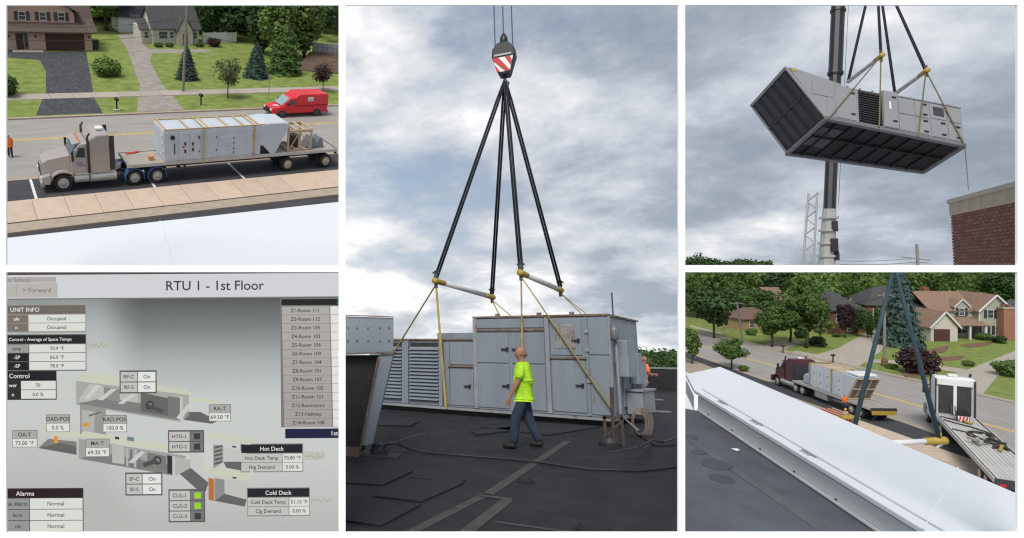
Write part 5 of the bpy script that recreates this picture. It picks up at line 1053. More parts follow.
B().box(.5, 8.2, 0, 7.5, 0, 5.3).build('wall', SAGE, h); b = B(); gable_x(b, .5, 8.2, 0, 7.5, 5.3, 8.3); b.build('roof', TAN, h)
B().prism([(8.1, 0), (13.6, 0), (13.6, 5.4), (10.85, 8.0), (8.1, 5.4)], 'y', -1.3, 6.5).build('gable_wing', SAGE, h); b = B(); gable_y(b, 8.1, 13.6, -1.3, 6.5, 5.45, 8.2); b.build('wing_roof', TAN, h)
for s_ in (-1, 1): B().bar((10.85+s_*3.15, -1.7, 5.05), (10.85, -1.7, 8.12), .08, .28).build('barge_board', WPAINT, h)
for x in (8.1, 13.6): B().box(x-.10, x+.10, -1.36, -1.28, 0, 5.3).build('corner_board', WPAINT, h)
B().prism([(-3.0, 0), (1.6, 0), (1.6, 2.8), (-.7, 5.3), (-3.0, 2.8)], 'y', -4.5, 3).build('garage_wing', CREAM, h); b = B(); gable_y(b, -3.0, 1.6, -4.5, 3, 2.85, 5.45); b.build('garage_roof', TAN, h)
for s_ in (-1, 1): B().bar((-.7+s_*2.7, -4.9, 2.4), (-.7, -4.9, 5.38), .08, .26).build('barge_board', WPAINT, h)
gd = B().box(-2.5, .2, -4.6, -4.5, 0, 2.2).build('garage_door', mat('maroon_door', (.085, .03, .03), .6), h)
for k in range(1, 4): B().box(-2.5, .2, -4.62, -4.6, k*.55-.02, k*.55+.02).build('panel_joint', BRF, gd)
b = B(); b.slab([(1.6, -2.8, 2.7), (8.4, -2.8, 2.7), (8.4, 0, 3.9), (1.6, 0, 3.9)], .16); b.build('porch_roof', TAN, h)
for x in (2.0, 5.4, 8.1): B().box(x-.13, x+.13, -2.7, -2.44, 0, 2.6).build('porch_post', WPAINT, h)
d = B().box(3.9, 5.0, -.06, 0, .1, 2.3).build('door', mat('door_dark', (.03, .025, .025), .5), h); B().box(4.85, 4.93, -.12, -.06, 1.1, 1.2).build('handle', STEEL, d)
B().prism([(4.6, 4.6), (7.2, 4.6), (7.2, 5.9), (5.9, 7.1), (4.6, 5.9)], 'y', -.25, 3).build('dormer', SAGE, h); b = B(); gable_y(b, 4.6, 7.2, -.25, 3, 5.95, 7.2, .2); b.build('dormer_roof', TAN, h)
for s_ in (-1, 1): B().bar((5.9+s_*1.5, -.5, 5.7), (5.9, -.5, 7.15), .06, .18).build('barge_board', WPAINT, h)
window(h, 5.9, 4.8, .9, 1.3, -.26, WPAINT, DSH); window(h, 10.0, 4.6, 1.0, 1.4, -1.31, WPAINT, DSH); window(h, 9.0, 1.6, .8, 1.5, -1.31, WPAINT, DSH); window(h, 12.2, 4.6, 1.0, 1.4, -1.31, WPAINT, DSH); window(h, 11.5, 1.6, 1.2, 1.5, -1.31, WPAINT, DSH); window(h, 6.6, 1.5, 1.0, 1.3, -.01, WPAINT, DSH); window(h, 2.6, 1.5, .9, 1.3, -.01, WPAINT)
window(h, 2.3, 4.5, 1.0, 1.3, -.01, WPAINT, DSH)
B().box(3.4, 4.4, 5.0, 6.0, 6.5, 8.9).build('chimney', mat('red_brick_far', (.20, .085, .06), .85, .25, 4), h)
BRK = mat('brick_house', (.20, .10, .07), .85, .22, 4, .2); 
h = h4('house', 'brick house with tall chimney at the right frame edge', 1011, 341, 1.25, -.15)
B().box(1.5, 14, 0, 8, 0, 4.0).build('wall', BRK, h); b = B(); gable_x(b, 1.5, 14, 0, 8, 4.0, 6.2); b.build('roof', GRF, h); ch = B().box(-.6, 1.4, .6, 2.6, 0, 5.2).build('chimney', mat('chimney_brick', (.30, .14, .09), .85, .2, 5, .2), h); B().box(-.7, 1.5, .5, 2.7, 5.2, 5.45).build('cap', CONC, ch); B().box(-.3, .1, 1.2, 1.6, 5.45, 5.9).box(.6, 1.0, 1.2, 1.6, 5.45, 5.9).build('flue', BRK, ch)
window(h, 4.3, 2.4, 2.2, 1.6, -.01, WPAINT); window(h, 8.2, 2.4, 1.4, 1.5, -.01, WPAINT)
h = h4('house', 'brick house with dark hipped roof behind the driveway', 832, 334, 1.14, .10)
B().box(0, 7.2, 0, 8, 0, 4.6).build('wall', mat('dark_brick', (.16, .07, .05), .85, .2, 4), h); b = B(); hip(b, 0, 7.2, 0, 8, 4.6, 8.0); b.build('roof', GRF, h); window(h, 1.4, 3.0, 1.0, 1.5, -.01, WPAINT); window(h, 4.0, 3.0, 1.0, 1.5, -.01, WPAINT); window(h, 4.0, 1.0, 1.0, 1.2, -.01, WPAINT)
h = h4('house', 'house with broad charcoal roof left of the blue spruce', 866, 324, 1.12, -.2)
B().box(0, 12, 0, 8, 0, 4.2).build('wall', mat('dark_brick', (.16, .07, .05), .85), h); b = B(); hip(b, 0, 12, 0, 8, 4.2, 7.8); b.prism([(5.2, 4.2), (9.4, 4.2), (7.3, 6.4)], 'y', -.8, 4); b.build('roof', GRF, h); window(h, 2, 2.6, 1.2, 1.4, -.01, WPAINT); window(h, 9, 2.6, 1.2, 1.4, -.01, WPAINT)
h = h4('house', 'white two-storey house among the trees at the upper left', 739, 317, 1.0, .25)
B().box(0, 5.2, 0, 6, 0, 4.8).prism([(5.15, 0), (8.6, 0), (8.6, 3.4), (6.9, 5.4), (5.15, 3.4)], 'y', -1, 5).build('wall', WPAINT, h); b = B(); gable_x(b, 0, 5.2, 0, 6, 4.8, 6.6); gable_y(b, 5.15, 8.6, -1, 5, 3.4, 5.5); b.build('roof', GRF, h); window(h, 1.4, 3.4, .9, 1.2, -.01, DSH); window(h, 3.6, 3.4, .9, 1.2, -.01, DSH)
h = h4('house', 'low tan brick ranch house with brown roof', 744, 331, 1.05, .22)
B().box(0, 9.5, 0, 6, 0, 2.6).build('wall', mat('tan_brick', (.30, .20, .11), .85, .2, 4), h); b = B(); hip(b, 0, 9.5, 0, 6, 2.6, 4.6); b.build('roof', mat('brown_shingle_far', (.14, .085, .065), .9, .2, 3), h); window(h, 2.2, 1.4, 1.4, 1.2, -.01, WPAINT); window(h, 6.5, 1.4, 1.4, 1.2, -.01, WPAINT)
h = h4('house', 'distant house with reddish brown roof between the trees', 772, 314, 1.6, 0)
B().box(0, 6.5, 0, 5, 0, 2.6).build('wall', CREAM, h); b = B(); gable_x(b, 0, 6.5, 0, 5, 2.6, 4.3); b.build('roof', TAN, h)
# ---- trees
def T4(kind, px, py, hpx, m, lab, wide=1.0, name='tree', cat='tree', crown='crown'): return tree(P4, kind, px, py, hpx, m, lab, cat, name, wide, clip=C4 if px < 720 or hpx > 60 or px > 990 else None, crown=crown)
T4('round', 714, 338, 54, LEAF_D, 'big dark round tree at the left above the street', 1.0)
T4('round', 692, 364, 38, LEAF_B, 'light green small tree at the left frame edge', .75)
T4('oak2', 731.5, 369, 33, LEAF_A, 'small street tree beside the white coping corner', 1.15)
T4('oak0', 772, 347, 46, LEAF_A, 'leafy tree left of the tallest street tree', 1.15); T4('oak1', 806, 348, 64, LEAF_A, 'tallest leafy tree in the middle of the street view', .95); T4('oak2', 790, 342, 42, LEAF_D, 'dark tree between the two middle street trees', 1.0); T4('bush', 818, 346, 12, LEAF_D, 'dark shrub at the foot of the tallest street tree', 1.2, 'bush', 'bush')
T4('spruce', 901, 346, 80, LEAF_S, 'tall blue spruce in front of the sage green house', .78, 'spruce_tree')
T4('bush', 917, 373, 31, LEAF_R, 'dark purple ornamental tree below the spruce', .95, 'ornamental_tree')
T4('round', 845, 338, 36, LEAF_R, 'dark reddish tree beside the brick house', .6); T4('column', 857, 336, 30, LEAF_D, 'dark evergreen column right of the reddish tree', .9, 'columnar_tree'); T4('column', 868, 338, 28, LEAF_D, 'dark evergreen column nearest the driveway', .9, 'columnar_tree'); T4('column', 880, 336, 30, LEAF_D, 'dark evergreen column beside the spruce', .8, 'columnar_tree')
T4('oak1', 697, 318, 44, LEAF_A, 'tall green tree behind the round dark tree', 1.1); T4('oak0', 750, 318, 22, LEAF_D, 'dark tree in front of the white house', 1.0); T4('oak2', 762, 316, 24, LEAF_A, 'green tree right of the white house gable', .9); T4('oak0', 830, 318, 34, LEAF_B, 'light tree behind the brick house roof', 1.0)
T4('oak1', 1006, 309, 42, LEAF_D, 'dark tree behind the brick chimney', 1.2); T4('oak2', 975, 300, 32, LEAF_A, 'green tree behind the sage green house', 1.3)
for k_, px_, py_, hp_, m_, lab_ in (('oak0', 737, 321, 40, LEAF_A, 'leafy tree at the left end of the white house'), ('oak2', 756, 326, 40, LEAF_A, 'leafy tree partly hiding the ranch house'), ('oak1', 783, 311, 44, LEAF_D, 'dark tree beside the reddish brown roof'), ('oak2', 843, 313, 36, LEAF_A, 'green tree behind the hipped brick house'), ('oak0', 872, 308, 34, LEAF_B, 'light tree rising behind the broad charcoal roof'), ('oak1', 930, 302, 34, LEAF_D, 'dark tree behind the spruce top'), ('oak2', 952, 297, 28, LEAF_A, 'green tree behind the tan roof ridge'), ('oak0', 990, 302, 34, LEAF_A, 'green tree behind the sage gable'), ('oak1', 820, 322, 40, LEAF_B, 'light green tree at the left corner of the hipped brick house')): T4(k_, px_, py_, hp_, m_, lab_, 1.15)
for x, y, hh, m, lab in ((968, 333, 10, LEAF_D, 'round clipped shrub by the porch of the sage house'), (978, 335, 8, LEAF_D, 'round shrub at the right corner of the sage house'), (950, 336, 6, LEAF_A, 'low hedge under the porch'), (932, 336, 5, LEAF_A, 'low shrub beside the garage door'), (984, 340, 9, LEAF_B, 'light green shrub between the two right houses'), (1000, 343, 9, LEAF_D, 'dark shrub under the chimney'), (968, 366, 7, LEAF_B, 'small bright shrub in the lawn beside the right driveway'), (892, 369, 7, LEAF_B, 'low leafy clump beside the utility pole base'), (1013, 376, 20, LEAF_B, 'light green shrub at the right edge beside the driveway'), (752, 335, 8, LEAF_B, 'light shrub in front of the ranch house'), (800, 338, 9, LEAF_D, 'dark shrub behind the middle trees'), (743, 371, 7, LEAF_B, 'low grass clump at the foot of the street tree'), (824, 330, 10, LEAF_B, 'light shrub at the left corner of the brick house'), (836, 337, 5, LEAF_A, 'low shrub under the brick house window')): T4('bush', x, y, hh, m, lab, 1.25, 'bush', 'bush')
for q, lab in (([(925, 351), (950, 345), (946, 352), (932, 355)], 'reddish bare soil bed left in the lawn'), ([(960, 345), (1000, 341), (985, 346), (968, 348)], 'reddish planting bed near the house'), ([(938, 357), (965, 356), (960, 360), (942, 361)], 'dark planting bed in the middle of the lawn'), ([(900, 372), (930, 371), (928, 377), (905, 378)], 'mulched bed under the purple tree')):
    tag(B().slab([P4.gp(*p)+Vector((0, 0, .06)) for p in q], .05).build('planting_bed', mat('soil_red', (.15, .085, .05), .95, .4, 1.5, .4), place=P4), lab, 'planting bed')
sp = []
for px in range(672, 1044, 7):
    for yb, hh in ((316, 13), (304, 17), (293, 20), (284, 24)):
        x = px+random.uniform(-6, 6); q = P4.gp(x, yb+random.uniform(-3, 3)); sp.append((q.x, q.y, hh*random.uniform(.8, 1.25), random.uniform(4.5, 7)))
sp = [s_ for s_ in sp if not (s_[2] < 16 and any(a_ < P4.pr((s_[0], s_[1], 0))[0] < b_ and P4.pr((s_[0], s_[1], 0))[1] > c_ for a_, b_, c_ in ((728, 775, 310), (826, 925, 300), (905, 1060, 298), (742, 805, 306))))]
far_wood('far_woods', P4, 'dense green woods across the top of the street view', [s_ for i, s_ in enumerate(sp) if i % 2], LEAF_B, C4, .62, 620); far_wood('far_woods', P4, 'darker trees mixed into the far woods', [s_ for i, s_ in enumerate(sp) if not i % 2], LEAF_A, C4, .62, 620)
# ---- poles, wires, mailboxes
pos = []
for x0, y0, x1, y1, lab in ((725, 331, 718.5, 300, 'leaning grey utility pole in front of the dark round tree'), (743, 343, 737, 302, 'utility pole between the round tree and ranch house'), (787, 322, 785.5, 296, 'utility pole with crossarm behind the middle trees'), (884.5, 366, 884.5, 293, 'wooden utility pole with rusty base left of the purple tree')):
    p = P4.gp(x0, y0); k = P4.pxm(p); hh = (y0-y1)/k; t = thing('utility_pole', lab, 'pole', P4, p); q = P4.dep(x1, y1, FPX/k)-p; B().tube([Vector((0, 0, -.2)), q], .22, 8, .16).build('shaft', POLE, t); B().bar(q*.97+Vector((0, -1.3, 0)), q*.97+Vector((0, 1.3, 0)), .14, .16).build('crossarm', POLE, t); pos.append(p+q*.95)
    if x0 > 880: B().lathe([(.25, 0), (.5, .2), (.45, 1.0), (.25, 1.5)], 'z', 10).build('rusty_base', mat('rusty_guard', (.20, .09, .05), .9, .3, 4), t)
for a_, b_, lab in ((pos[0], pos[1], 'overhead wire between the two left poles'), (pos[1], pos[3], 'long overhead wire crossing the middle trees')):
    tag(B().tube([a_+(b_-a_)*(i/10)-Vector((0, 0, 1.6*(1-(2*i/10-1)**2))) for i in range(11)], .045, 5).build('overhead_wire', BLACK, place=P4), lab, 'wire')
mailbox(P4, 783, 353, 7, 'dark mailbox by the left footpath across the street'); mailbox(P4, 833, 363, 8, 'dark mailbox beside the middle driveway'); mailbox(P4, 923.5, 381, 10, 'dark mailbox at the mouth of the right driveway')
# ---- loaded truck (maroon)
MAR = mat('truck_maroon', (.085, .022, .03), .35, .08, 2, spec=.6)
p, q = P4.gp(777, 384.5), P4.gp(857, 415.5); az = math.atan2(q.y-p.y, q.x-p.x); TM = P4.M @ Matrix.Translation((p.x-.8, p.y+1.1, 0)) @ Matrix.Rotation(az, 4, 'Z') @ Matrix.Diagonal((1.06, 1.2, 1.22, 1))
t = thing('semi_tractor', 'maroon sleeper-cab tractor unit parked beyond the white coping', 'truck', P4, mw=TM); tractor(t, MAR, None, CHR, (1.5, 5.4, 6.7))
f = thing('flatbed_trailer', 'flatbed trailer behind the maroon tractor with a yellow tail board', 'trailer', P4, mw=TM); flatbed(f, 4.95, 18.3, (15.3, 16.6), mat('deck_planks', (.34, .31, .28), .8), 10, 1.40, legx=8.2)
B().box(18.37, 18.42, -1.2, 1.2, .75, 1.15).build('tail_board', YCAP, f); B().box(9.0, 11.2, -1.15, -.5, .45, 1.1).build('tool_box', STEEL, f)
u = thing('air_handling_unit', 'pale grey air unit with timber-framed hood on the trailer of the maroon tractor', 'air unit', P4, mw=TM @ Matrix.Translation((7.9, 0, 1.45)))
B().box(0, 6.2, -1.2, 1.2, 0, 2.5).build('casing', UNITB, u, bevel=.03); B().prism([(6.2, .0), (6.6, 0), (8.2, 2.55), (6.2, 2.6)], 'y', -1.22, 1.22).build('intake_hood', UNITB, u, bevel=.02)
for x0, x1 in ((.3, 1.2), (1.5, 2.4), (2.7, 3.6), (4.6, 5.6)): panel(u, x0, x1, .2, 2.2, y=-1.2)
def hs(s_, y, d): return Vector((6.6+1.6*s_+.85*d, y, 2.55*s_-.53*d))
b = B()
b.add([hs(.06, -1.1, .01), hs(.94, -1.1, .01), hs(.94, 1.1, .01), hs(.06, 1.1, .01)], [(0, 3, 2, 1)]); b.build('hood_screen', mat('screen_grey', (.15, .15, .16), .7), u)
for y in (-1.12, -.4, .4, 1.12): B().bar(hs(.03, y, .06), hs(.97, y, .06), .12, .08).build('timber', WOOD, u)
for s_ in (.04, .5, .96): B().bar(hs(s_, -1.15, .10), hs(s_, 1.15, .10), .12, .08).build('timber', WOOD, u)
for y in (-1.1, 1.1): B().box(.05, 6.1, y-.05, y+.05, 2.51, 2.6).build('roof_timber', WOOD, u)
for k in range(6): B().box(.2+k*1.1, .3+k*1.1, -1.04, 1.04, 2.51, 2.62).build('roof_timber', WOOD, u)
B().box(6.1, 8.1, -1.0, 1.0, 2.62, 2.85).build('white_wrap', WPAINT, u, bevel=.08)
for x, lab in ((.25, 'yellow strap round the front end of the maroon truck load'), (4.1, 'bright yellow strap near the hood of the maroon truck load')):
    b = B(); b.box(x, x+.16, -1.28, -1.255, -.2, 2.68).box(x, x+.16, -1.28, 1.28, 2.655, 2.68); tag(b.build('ratchet_strap', YSTRAP), lab, 'strap').matrix_world = u.matrix_world
tag(B().prism([(0, 0), (1.3, 0), (1.3, .8), (.4, 1.1), (0, .7)], 'y', -.8, .8).build('wrapped_box', mat('wrap_blue', (.38, .45, .52), .4, .1, 3), None, None, .06), 'pale blue wrapped box ahead of the unit on the maroon truck trailer', 'box').matrix_world = TM @ Matrix.Translation((6.2, 0, 1.45))
# barrier / ladder pile and workers beside it
bp0 = P4.gp(818, 416); bt = thing('barrier_stack', 'stack of red and yellow barriers on the pavement beside the trailer', 'barriers', P4, bp0, az)
for k in range(7):
    B().box(0, 4.2, k*.28, k*.28+.12, .1+.05*k, .9+.03*k).build('barrier', mat('barrier_red', (.50, .05, .035), .6) if k % 2 else mat('barrier_cream', (.55, .48, .36), .6), bt)
B().box(3.6, 4.4, -.1, 1.9, .9, 1.2).build('yellow_sack', YCAP, bt, bevel=.05)
HAT = mat('yellow_hat', (.75, .50, .03), .4)
q = P4.gp(841.5, 417); person(P4, (q.x-.6, q.y+.9, .9), 2.5, ORANGE, JEANS, 'worker in orange shirt leaning at the trailer side', scale=1.0, stride=.1, bend=.15)
q = P4.gp(845.5, 424); person(P4, (q.x, q.y, 0), 2.2, mat('tan_shirt', (.40, .30, .22), .8), JEANS, 'worker with yellow hard hat at the trailer side behind the coping', scale=1.05, stride=.1, hat=HAT)
# ---- second truck, white, empty flatbed
d0, d1 = P4.gp(934, 413, 2.2), P4.gp(994, 478, 2.2); a2 = math.atan2(d1.y-d0.y, d1.x-d0.x)
s2 = 1.38; T2 = P4.M @ Matrix.Translation((d0.x, d0.y, 0)) @ Matrix.Rotation(a2, 4, 'Z') @ Matrix.Diagonal((s2, s2, 1.7, 1)) @ Matrix.Translation((-4.9, 1.28, 0))
WT = mat('truck_white', (.66, .67, .68), .4, .05, 2)
t = thing('semi_tractor', 'white sleeper-cab tractor unit seen from behind at the empty flatbed', 'truck', P4, mw=T2); tractor(t, WT, None, CHR, (1.5, 5.6, 6.9), sll=1.55)
B().box(4.87, 4.97, -.10, .10, 1.35, 3.35).build('back_post', WT, t); B().box(4.87, 4.95, -1.12, 1.12, 3.3, 3.62).build('back_header', WT, t)
f = thing('flatbed_trailer', 'empty pale flatbed trailer with coiled cables behind the white tractor', 'trailer', P4, mw=T2); flatbed(f, 5.0, 21.5, (18.0, 19.4), mat('deck_pale', (.42, .41, .385), .75, .15, 2, rnd=.06, stretch=(.3, 4, 1)), 10, 1.29)
def onbed(x, y, z=0.0): return T2 @ Matrix.Translation((x, y, 1.31+z))
for (x, y, r_, n_), lab in (((11.2, .15, .78, 3), 'coil of black cable in the middle of the empty flatbed'), ((12.4, .5, .5, 2), 'smaller loop of dark hose on the empty flatbed')):
    b = B()
    for k in range(n_): b.tube([(math.cos(i/24*2*PI)*(r_+.07*k)*1.2, math.sin(i/24*2*PI)*(r_+.05*k)*.8+.05*k, .03+.03*k) for i in range(25)], .035, 6)
    tag(b.build('cable_coil', BLACK), lab, 'cable').matrix_world = onbed(x, y)
for pts, lab in ((((7.2, -1.1, .03), (8.0, -.4, .03), (8.6, .2, .05), (9.6, .9, .03), (10.3, 1.1, .03)), 'dark chain lying diagonally across the flatbed'), (((10.0, -1.1, .03), (10.6, -.2, .03), (12, .1, .03), (13.2, .8, .04)), 'second dark chain on the flatbed near the cable coil'), (((6.2, -1.1, .03), (6.8, -.3, .05), (7.4, .3, .03)), 'short dark chain behind the white cab')):
    tag(B().tube(pts, .045, 6).build('chain', DSTEEL), lab, 'chain').matrix_world = onbed(0, 0)
hb_ = thing('hook_block', 'small black hook block with red and white stripes lying on the flatbed', 'hook block', P4, mw=onbed(6.9, .1)); B().prism([(-.35, 0), (.35, 0), (.42, .5), (.2, .85), (-.2, .85), (-.42, .5)], 'x', -.25, .2).build('housing', BLK, hb_, bevel=.03); B().prism([(-.30, .02), (.30, .02), (.34, .38), (-.34, .38)], 'x', .205, .23).build('warning_plate', mat('warning_white', (.7, .68, .66), .5), hb_)
for k in range(3): B().prism([(-.30+.2*k, .03), (-.2+.2*k, .03), (-.12+.2*k, .37), (-.22+.2*k, .37)], 'x', .232, .245).build('red_stripe', RS, hb_)
B().tube([(.3, 0, .1), (.6, .1, .12), (.75, .3, .1), (.55, .45, .1)], .08, 8).build('hook', YCAP, hb_, smooth=True)
random.seed(5)
for k in range(9):
    x, y = 13.2+random.uniform(-.8, 1.5), .2+random.uniform(-.8, .8); a_ = random.uniform(0, 3.1)
    tag(B().bar((-.5, 0, .08), (.5, 0, .08), .16, .15).build('dunnage_block', (mat('dunnage_dark', (.05, .045, .04), .8), YCAP, mat('dunnage_pale', (.35, .32, .28), .8))[k % 3 if k % 3 != 1 or k < 3 else 0]), 'block in the jumbled heap of dark dunnage on the flatbed', 'dunnage', 'heap of dunnage on the flatbed').matrix_world = onbed(x, y, .1*(k % 3)) @ Matrix.Rotation(a_, 4, 'Z')
# ---- sling pair and bar hanging in front of the street
ZS = 34
ap = P4.dep(895, 262, ZS); s0, s1 = P4.dep(848, 452, ZS), P4.dep(939, 438, ZS)
BS = mat('sling_blue_black', (.025, .055, .07), .7, .25, 3)
apv = P4.dep(894.5, 269.6, ZS)
for p, lab in ((s0, 'dark blue sling slanting left from the crane hook across the street view'), (s1, 'dark blue sling slanting right down to the bar end')):
    b = B(); tp = apv+Vector((0, (.06 if p is s1 else -.06), 0)); b.tube([tp, tp+(p-tp)*.5, p], .085, 8, .115); tag(b.build('lifting_sling', BS, place=P4, smooth=True), lab, 'sling')
bl = P4.dep(860, 441.5, ZS); t = thing('spreader_bar', 'white spreader bar with yellow end hanging beside the coping', 'spreader bar', P4, s1+Vector((0, 0, -.15))); e_ = bl-s1; d = e_.normalized()
B().tube([Vector(), e_], .14, 14).build('bar', WPAINT, t, smooth=True); B().tube([-d*.35, -d*.2, d*.75], .21, 14, .19).build('end_cap', YCAP, t, smooth=True); B().bar((0, 0, -.1), (0, 0, .45), .2, .12).build('lug', YCAP, t)
# ================================================================== PLACE 5: the control screen
SZ = 5.34; SK = SZ/FPX
eyeM = Matrix.Translation(EYE) @ cm
def fwd(px, py, z): # point at depth z in front of the lens, world
    v = P2.R @ (ray(px, py)*z); return Vector((v[0], v[1], v[2]+P2.H))
scm = eyeM.to_3x3().to_4x4()
mon = thing('control_screen', 'large display showing a building control page with a duct diagram', 'screen', P2, mw=Matrix.Translation(fwd(172, 402, SZ)) @ scm @ Matrix.Rotation(R(.4), 4, 'Z') @ Matrix.Scale(SK, 4))
def sx(px): return px-172
def sy(py): return 402-py
# the display's own picture: grey page fading darker to its top, faint pixel moire
bgm = bpy.data.materials.new('display_page'); bgm.use_nodes = True; t_ = bgm.node_tree; bs_ = t_.nodes['Principled BSDF']; bs_.inputs['Base Color'].default_value = (.01, .01, .01, 1); bs_.inputs['Roughness'].default_value = .5; bs_.inputs['Specular IOR Level'].default_value = .1
tcn = N(t_, 'ShaderNodeTexCoord'); sp_ = N(t_, 'ShaderNodeSeparateXYZ'); L(t_, tcn.outputs['Object'], sp_.inputs[0])
xr_ = N(t_, 'ShaderNodeMapRange', interpolation_type='SMOOTHSTEP'); L(t_, sp_.outputs[0], xr_.inputs[0]); xr_.inputs[1].default_value = -80; xr_.inputs[2].default_value = -25; xr_.inputs[3].default_value = -42; xr_.inputs[4].default_value = 0
ad = N(t_, 'ShaderNodeMath', operation='ADD'); L(t_, sp_.outputs[1], ad.inputs[0]); L(t_, xr_.outputs[0], ad.inputs[1])
yr_ = N(t_, 'ShaderNodeMapRange'); L(t_, ad.outputs[0], yr_.inputs[0]); yr_.inputs[1].default_value = 108; yr_.inputs[2].default_value = -130
rp = N(t_, 'ShaderNodeValToRGB'); L(t_, yr_.outputs[0], rp.inputs[0]); el = rp.color_ramp.elements; el[0].position = 0; el[0].color = lin((80, 80, 82))+(1,); el[1].position = 1; el[1].color = lin((188, 188, 184))+(1,)
for ps, c in ((.14, (126, 130, 130)), (.30, (178, 184, 184)), (.45, (204, 208, 206)), (.7, (206, 208, 205))): q = el.new(ps); q.color = lin(c)+(1,)
mp = N(t_, 'ShaderNodeMapping'); mp.inputs['Rotation'].default_value = (0, 0, .62); L(t_, tcn.outputs['Object'], mp.inputs[0]); wv = N(t_, 'ShaderNodeTexWave'); wv.inputs['Scale'].default_value = .042; wv.inputs['Distortion'].default_value = .6; L(t_, mp.outputs[0], wv.inputs[0])
wr_ = N(t_, 'ShaderNodeValToRGB'); wr_.color_ramp.elements[0].color = (1.0, .93, .95, 1); wr_.color_ramp.elements[1].color = (.92, 1.0, .98, 1); L(t_, wv.outputs[0], wr_.inputs[0])
mm = N(t_, 'ShaderNodeMix', data_type='RGBA', blend_type='MULTIPLY'); mm.inputs['Factor'].default_value = 1; L(t_, rp.outputs[0], mm.inputs['A']); L(t_, wr_.outputs[0], mm.inputs['B']); L(t_, mm.outputs['Result'], bs_.inputs['Emission Color']); bs_.inputs['Emission Strength'].default_value = .95*2**-EXPO
B().box(sx(-30), sx(341.2), sy(560), sy(268.2), -14, -.6).build('housing', BLACK, mon)
disp = B().box(sx(-30), sx(341), sy(559), sy(268.4), -.5, 0).build('display', bgm, mon)
def E8(*c): return emis('px_%d_%d_%d' % c, c)
def rect(x0, y0, x1, y1, lay, c, name='field', parent=None):
    return B().box(sx(x0), sx(x1), sy(y1), sy(y0), lay*.25-.2, lay*.25).build(name, E8(*c), parent or mon)
TXT = []
def txt(s_, x, y, size, c, parent, lay=4, al='CENTER', bold=.06):
    """x, y: centre (or left end) of the line of text in pixels"""
    cu = bpy.data.curves.new('lettering', 'FONT'); cu.body = s_; cu.size = size*1.14; cu.align_x = al; cu.align_y = 'CENTER'; cu.materials.append(E8(*c)); cu.offset = bold; cu.resolution_u = 3
    tmp = bpy.data.objects.new('tmp', cu); COL.objects.link(tmp); TXT.append((tmp, parent, (sx(x), sy(y), lay*.25+.04)))
INK = (52, 50, 50); PALE = (228, 227, 222); CELL = (222, 222, 217)
rect(-30, 268.6, 341, 274, 1, (78, 72, 70), 'top_edge')
hd_ = rect(-30, 274, 341, 297.4, 1, (210, 212, 215), 'header_bar'); txt('RTU 1 - 1st Floor', 215.5, 286.2, 11.9, INK, hd_, 3, bold=.12)
rect(-30, 297.4, 341, 298.6, 1, (120, 118, 116), 'header_line')
tb = rect(-30, 276, 57, 281.5, 2, (178, 172, 168), 'tab'); txt('er School', 20, 279, 5.4, (140, 134, 130), tb, 4)
bt_ = rect(-30, 282, 58.5, 296.5, 2, (186, 182, 178), 'nav_button'); txt('> Forward', 38, 289.4, 5.8, (125, 120, 116), bt_, 4); rect(17, 283, 17.8, 296, 3, (168, 163, 158), 'divider', bt_)
def table(x0, y0, x1, head, rows, split, hc, lc, rh_, tcol=PALE, hs_=5.2, lt=(235, 232, 226), frame=(110, 108, 104), hx=None, ls=4.4):
    t = rect(x0-.8, y0-.8, x1+.8, y0+9+rh_*len(rows)+.8, 1, frame, 'info_table'); h_ = rect(x0, y0, x1, y0+8.4, 2, hc, 'title_bar', t); txt(head, hx or (x0+x1)/2, y0+4.3, hs_, tcol, h_, 4)
    for k, (a_, b_) in enumerate(rows):
        ya = y0+9+k*rh_; r1_ = rect(x0, ya+.3, split-.4, ya+rh_-.4, 2, lc if not isinstance(lc, list) else lc[k], 'label_cell', t); r2_ = rect(split+.4, ya+.3, x1, ya+rh_-.4, 2, CELL, 'value_cell', t)
        if a_: txt(a_, (max(x0, 6)+split)/2, ya+rh_/2, ls, lt if not isinstance(lt, list) else lt[k], r1_, 4)
        if b_: txt(b_, (split+x1)/2, ya+rh_/2, ls, (70, 68, 66), r2_, 4)
    return t
table(-30, 304.5, 86, 'UNIT INFO', [('ule', 'Occupied'), ('n', 'Occupied')], 29, (112, 104, 98), (122, 114, 107), 8.6, hx=26, frame=(150, 146, 140))
table(-30, 334.2, 86, '', [('emp', '70.9 °F'), ('-SP', '66.0 °F'), ('-SP', '78.0 °F')], 29.5, (28, 28, 30), [(158, 156, 152), (24, 24, 27), (24, 24, 27)], 8.7, lt=[(60, 58, 56), (230, 230, 230), (230, 230, 230)])
txt('l Control - Average of Space Temps', 40, 338.4, 3.9, (225, 225, 225), mon, 4, bold=.05)
rect(88, 340.5, 108.5, 348.5, 1, (188, 190, 182), 'trend_icon')
def trend(x0, y0): b = B(); b.tube([(sx(x0+i*2), sy(y0+d), 0.6) for i, d in enumerate((0, -.4, .3, -.8, .6, 2.4, -3.0, 1.4, .2, -.5))], .28, 5); b.build('trend_line', E8(120, 150, 110), mon)
trend(90, 344.5)
table(-30, 370.6, 56, 'Control', [('wer', '70'), ('n', '0.0 %')], 21, (24, 26, 28), (40, 40, 42), 9.2, hx=20, hs_=5.6, frame=(48, 46, 44))
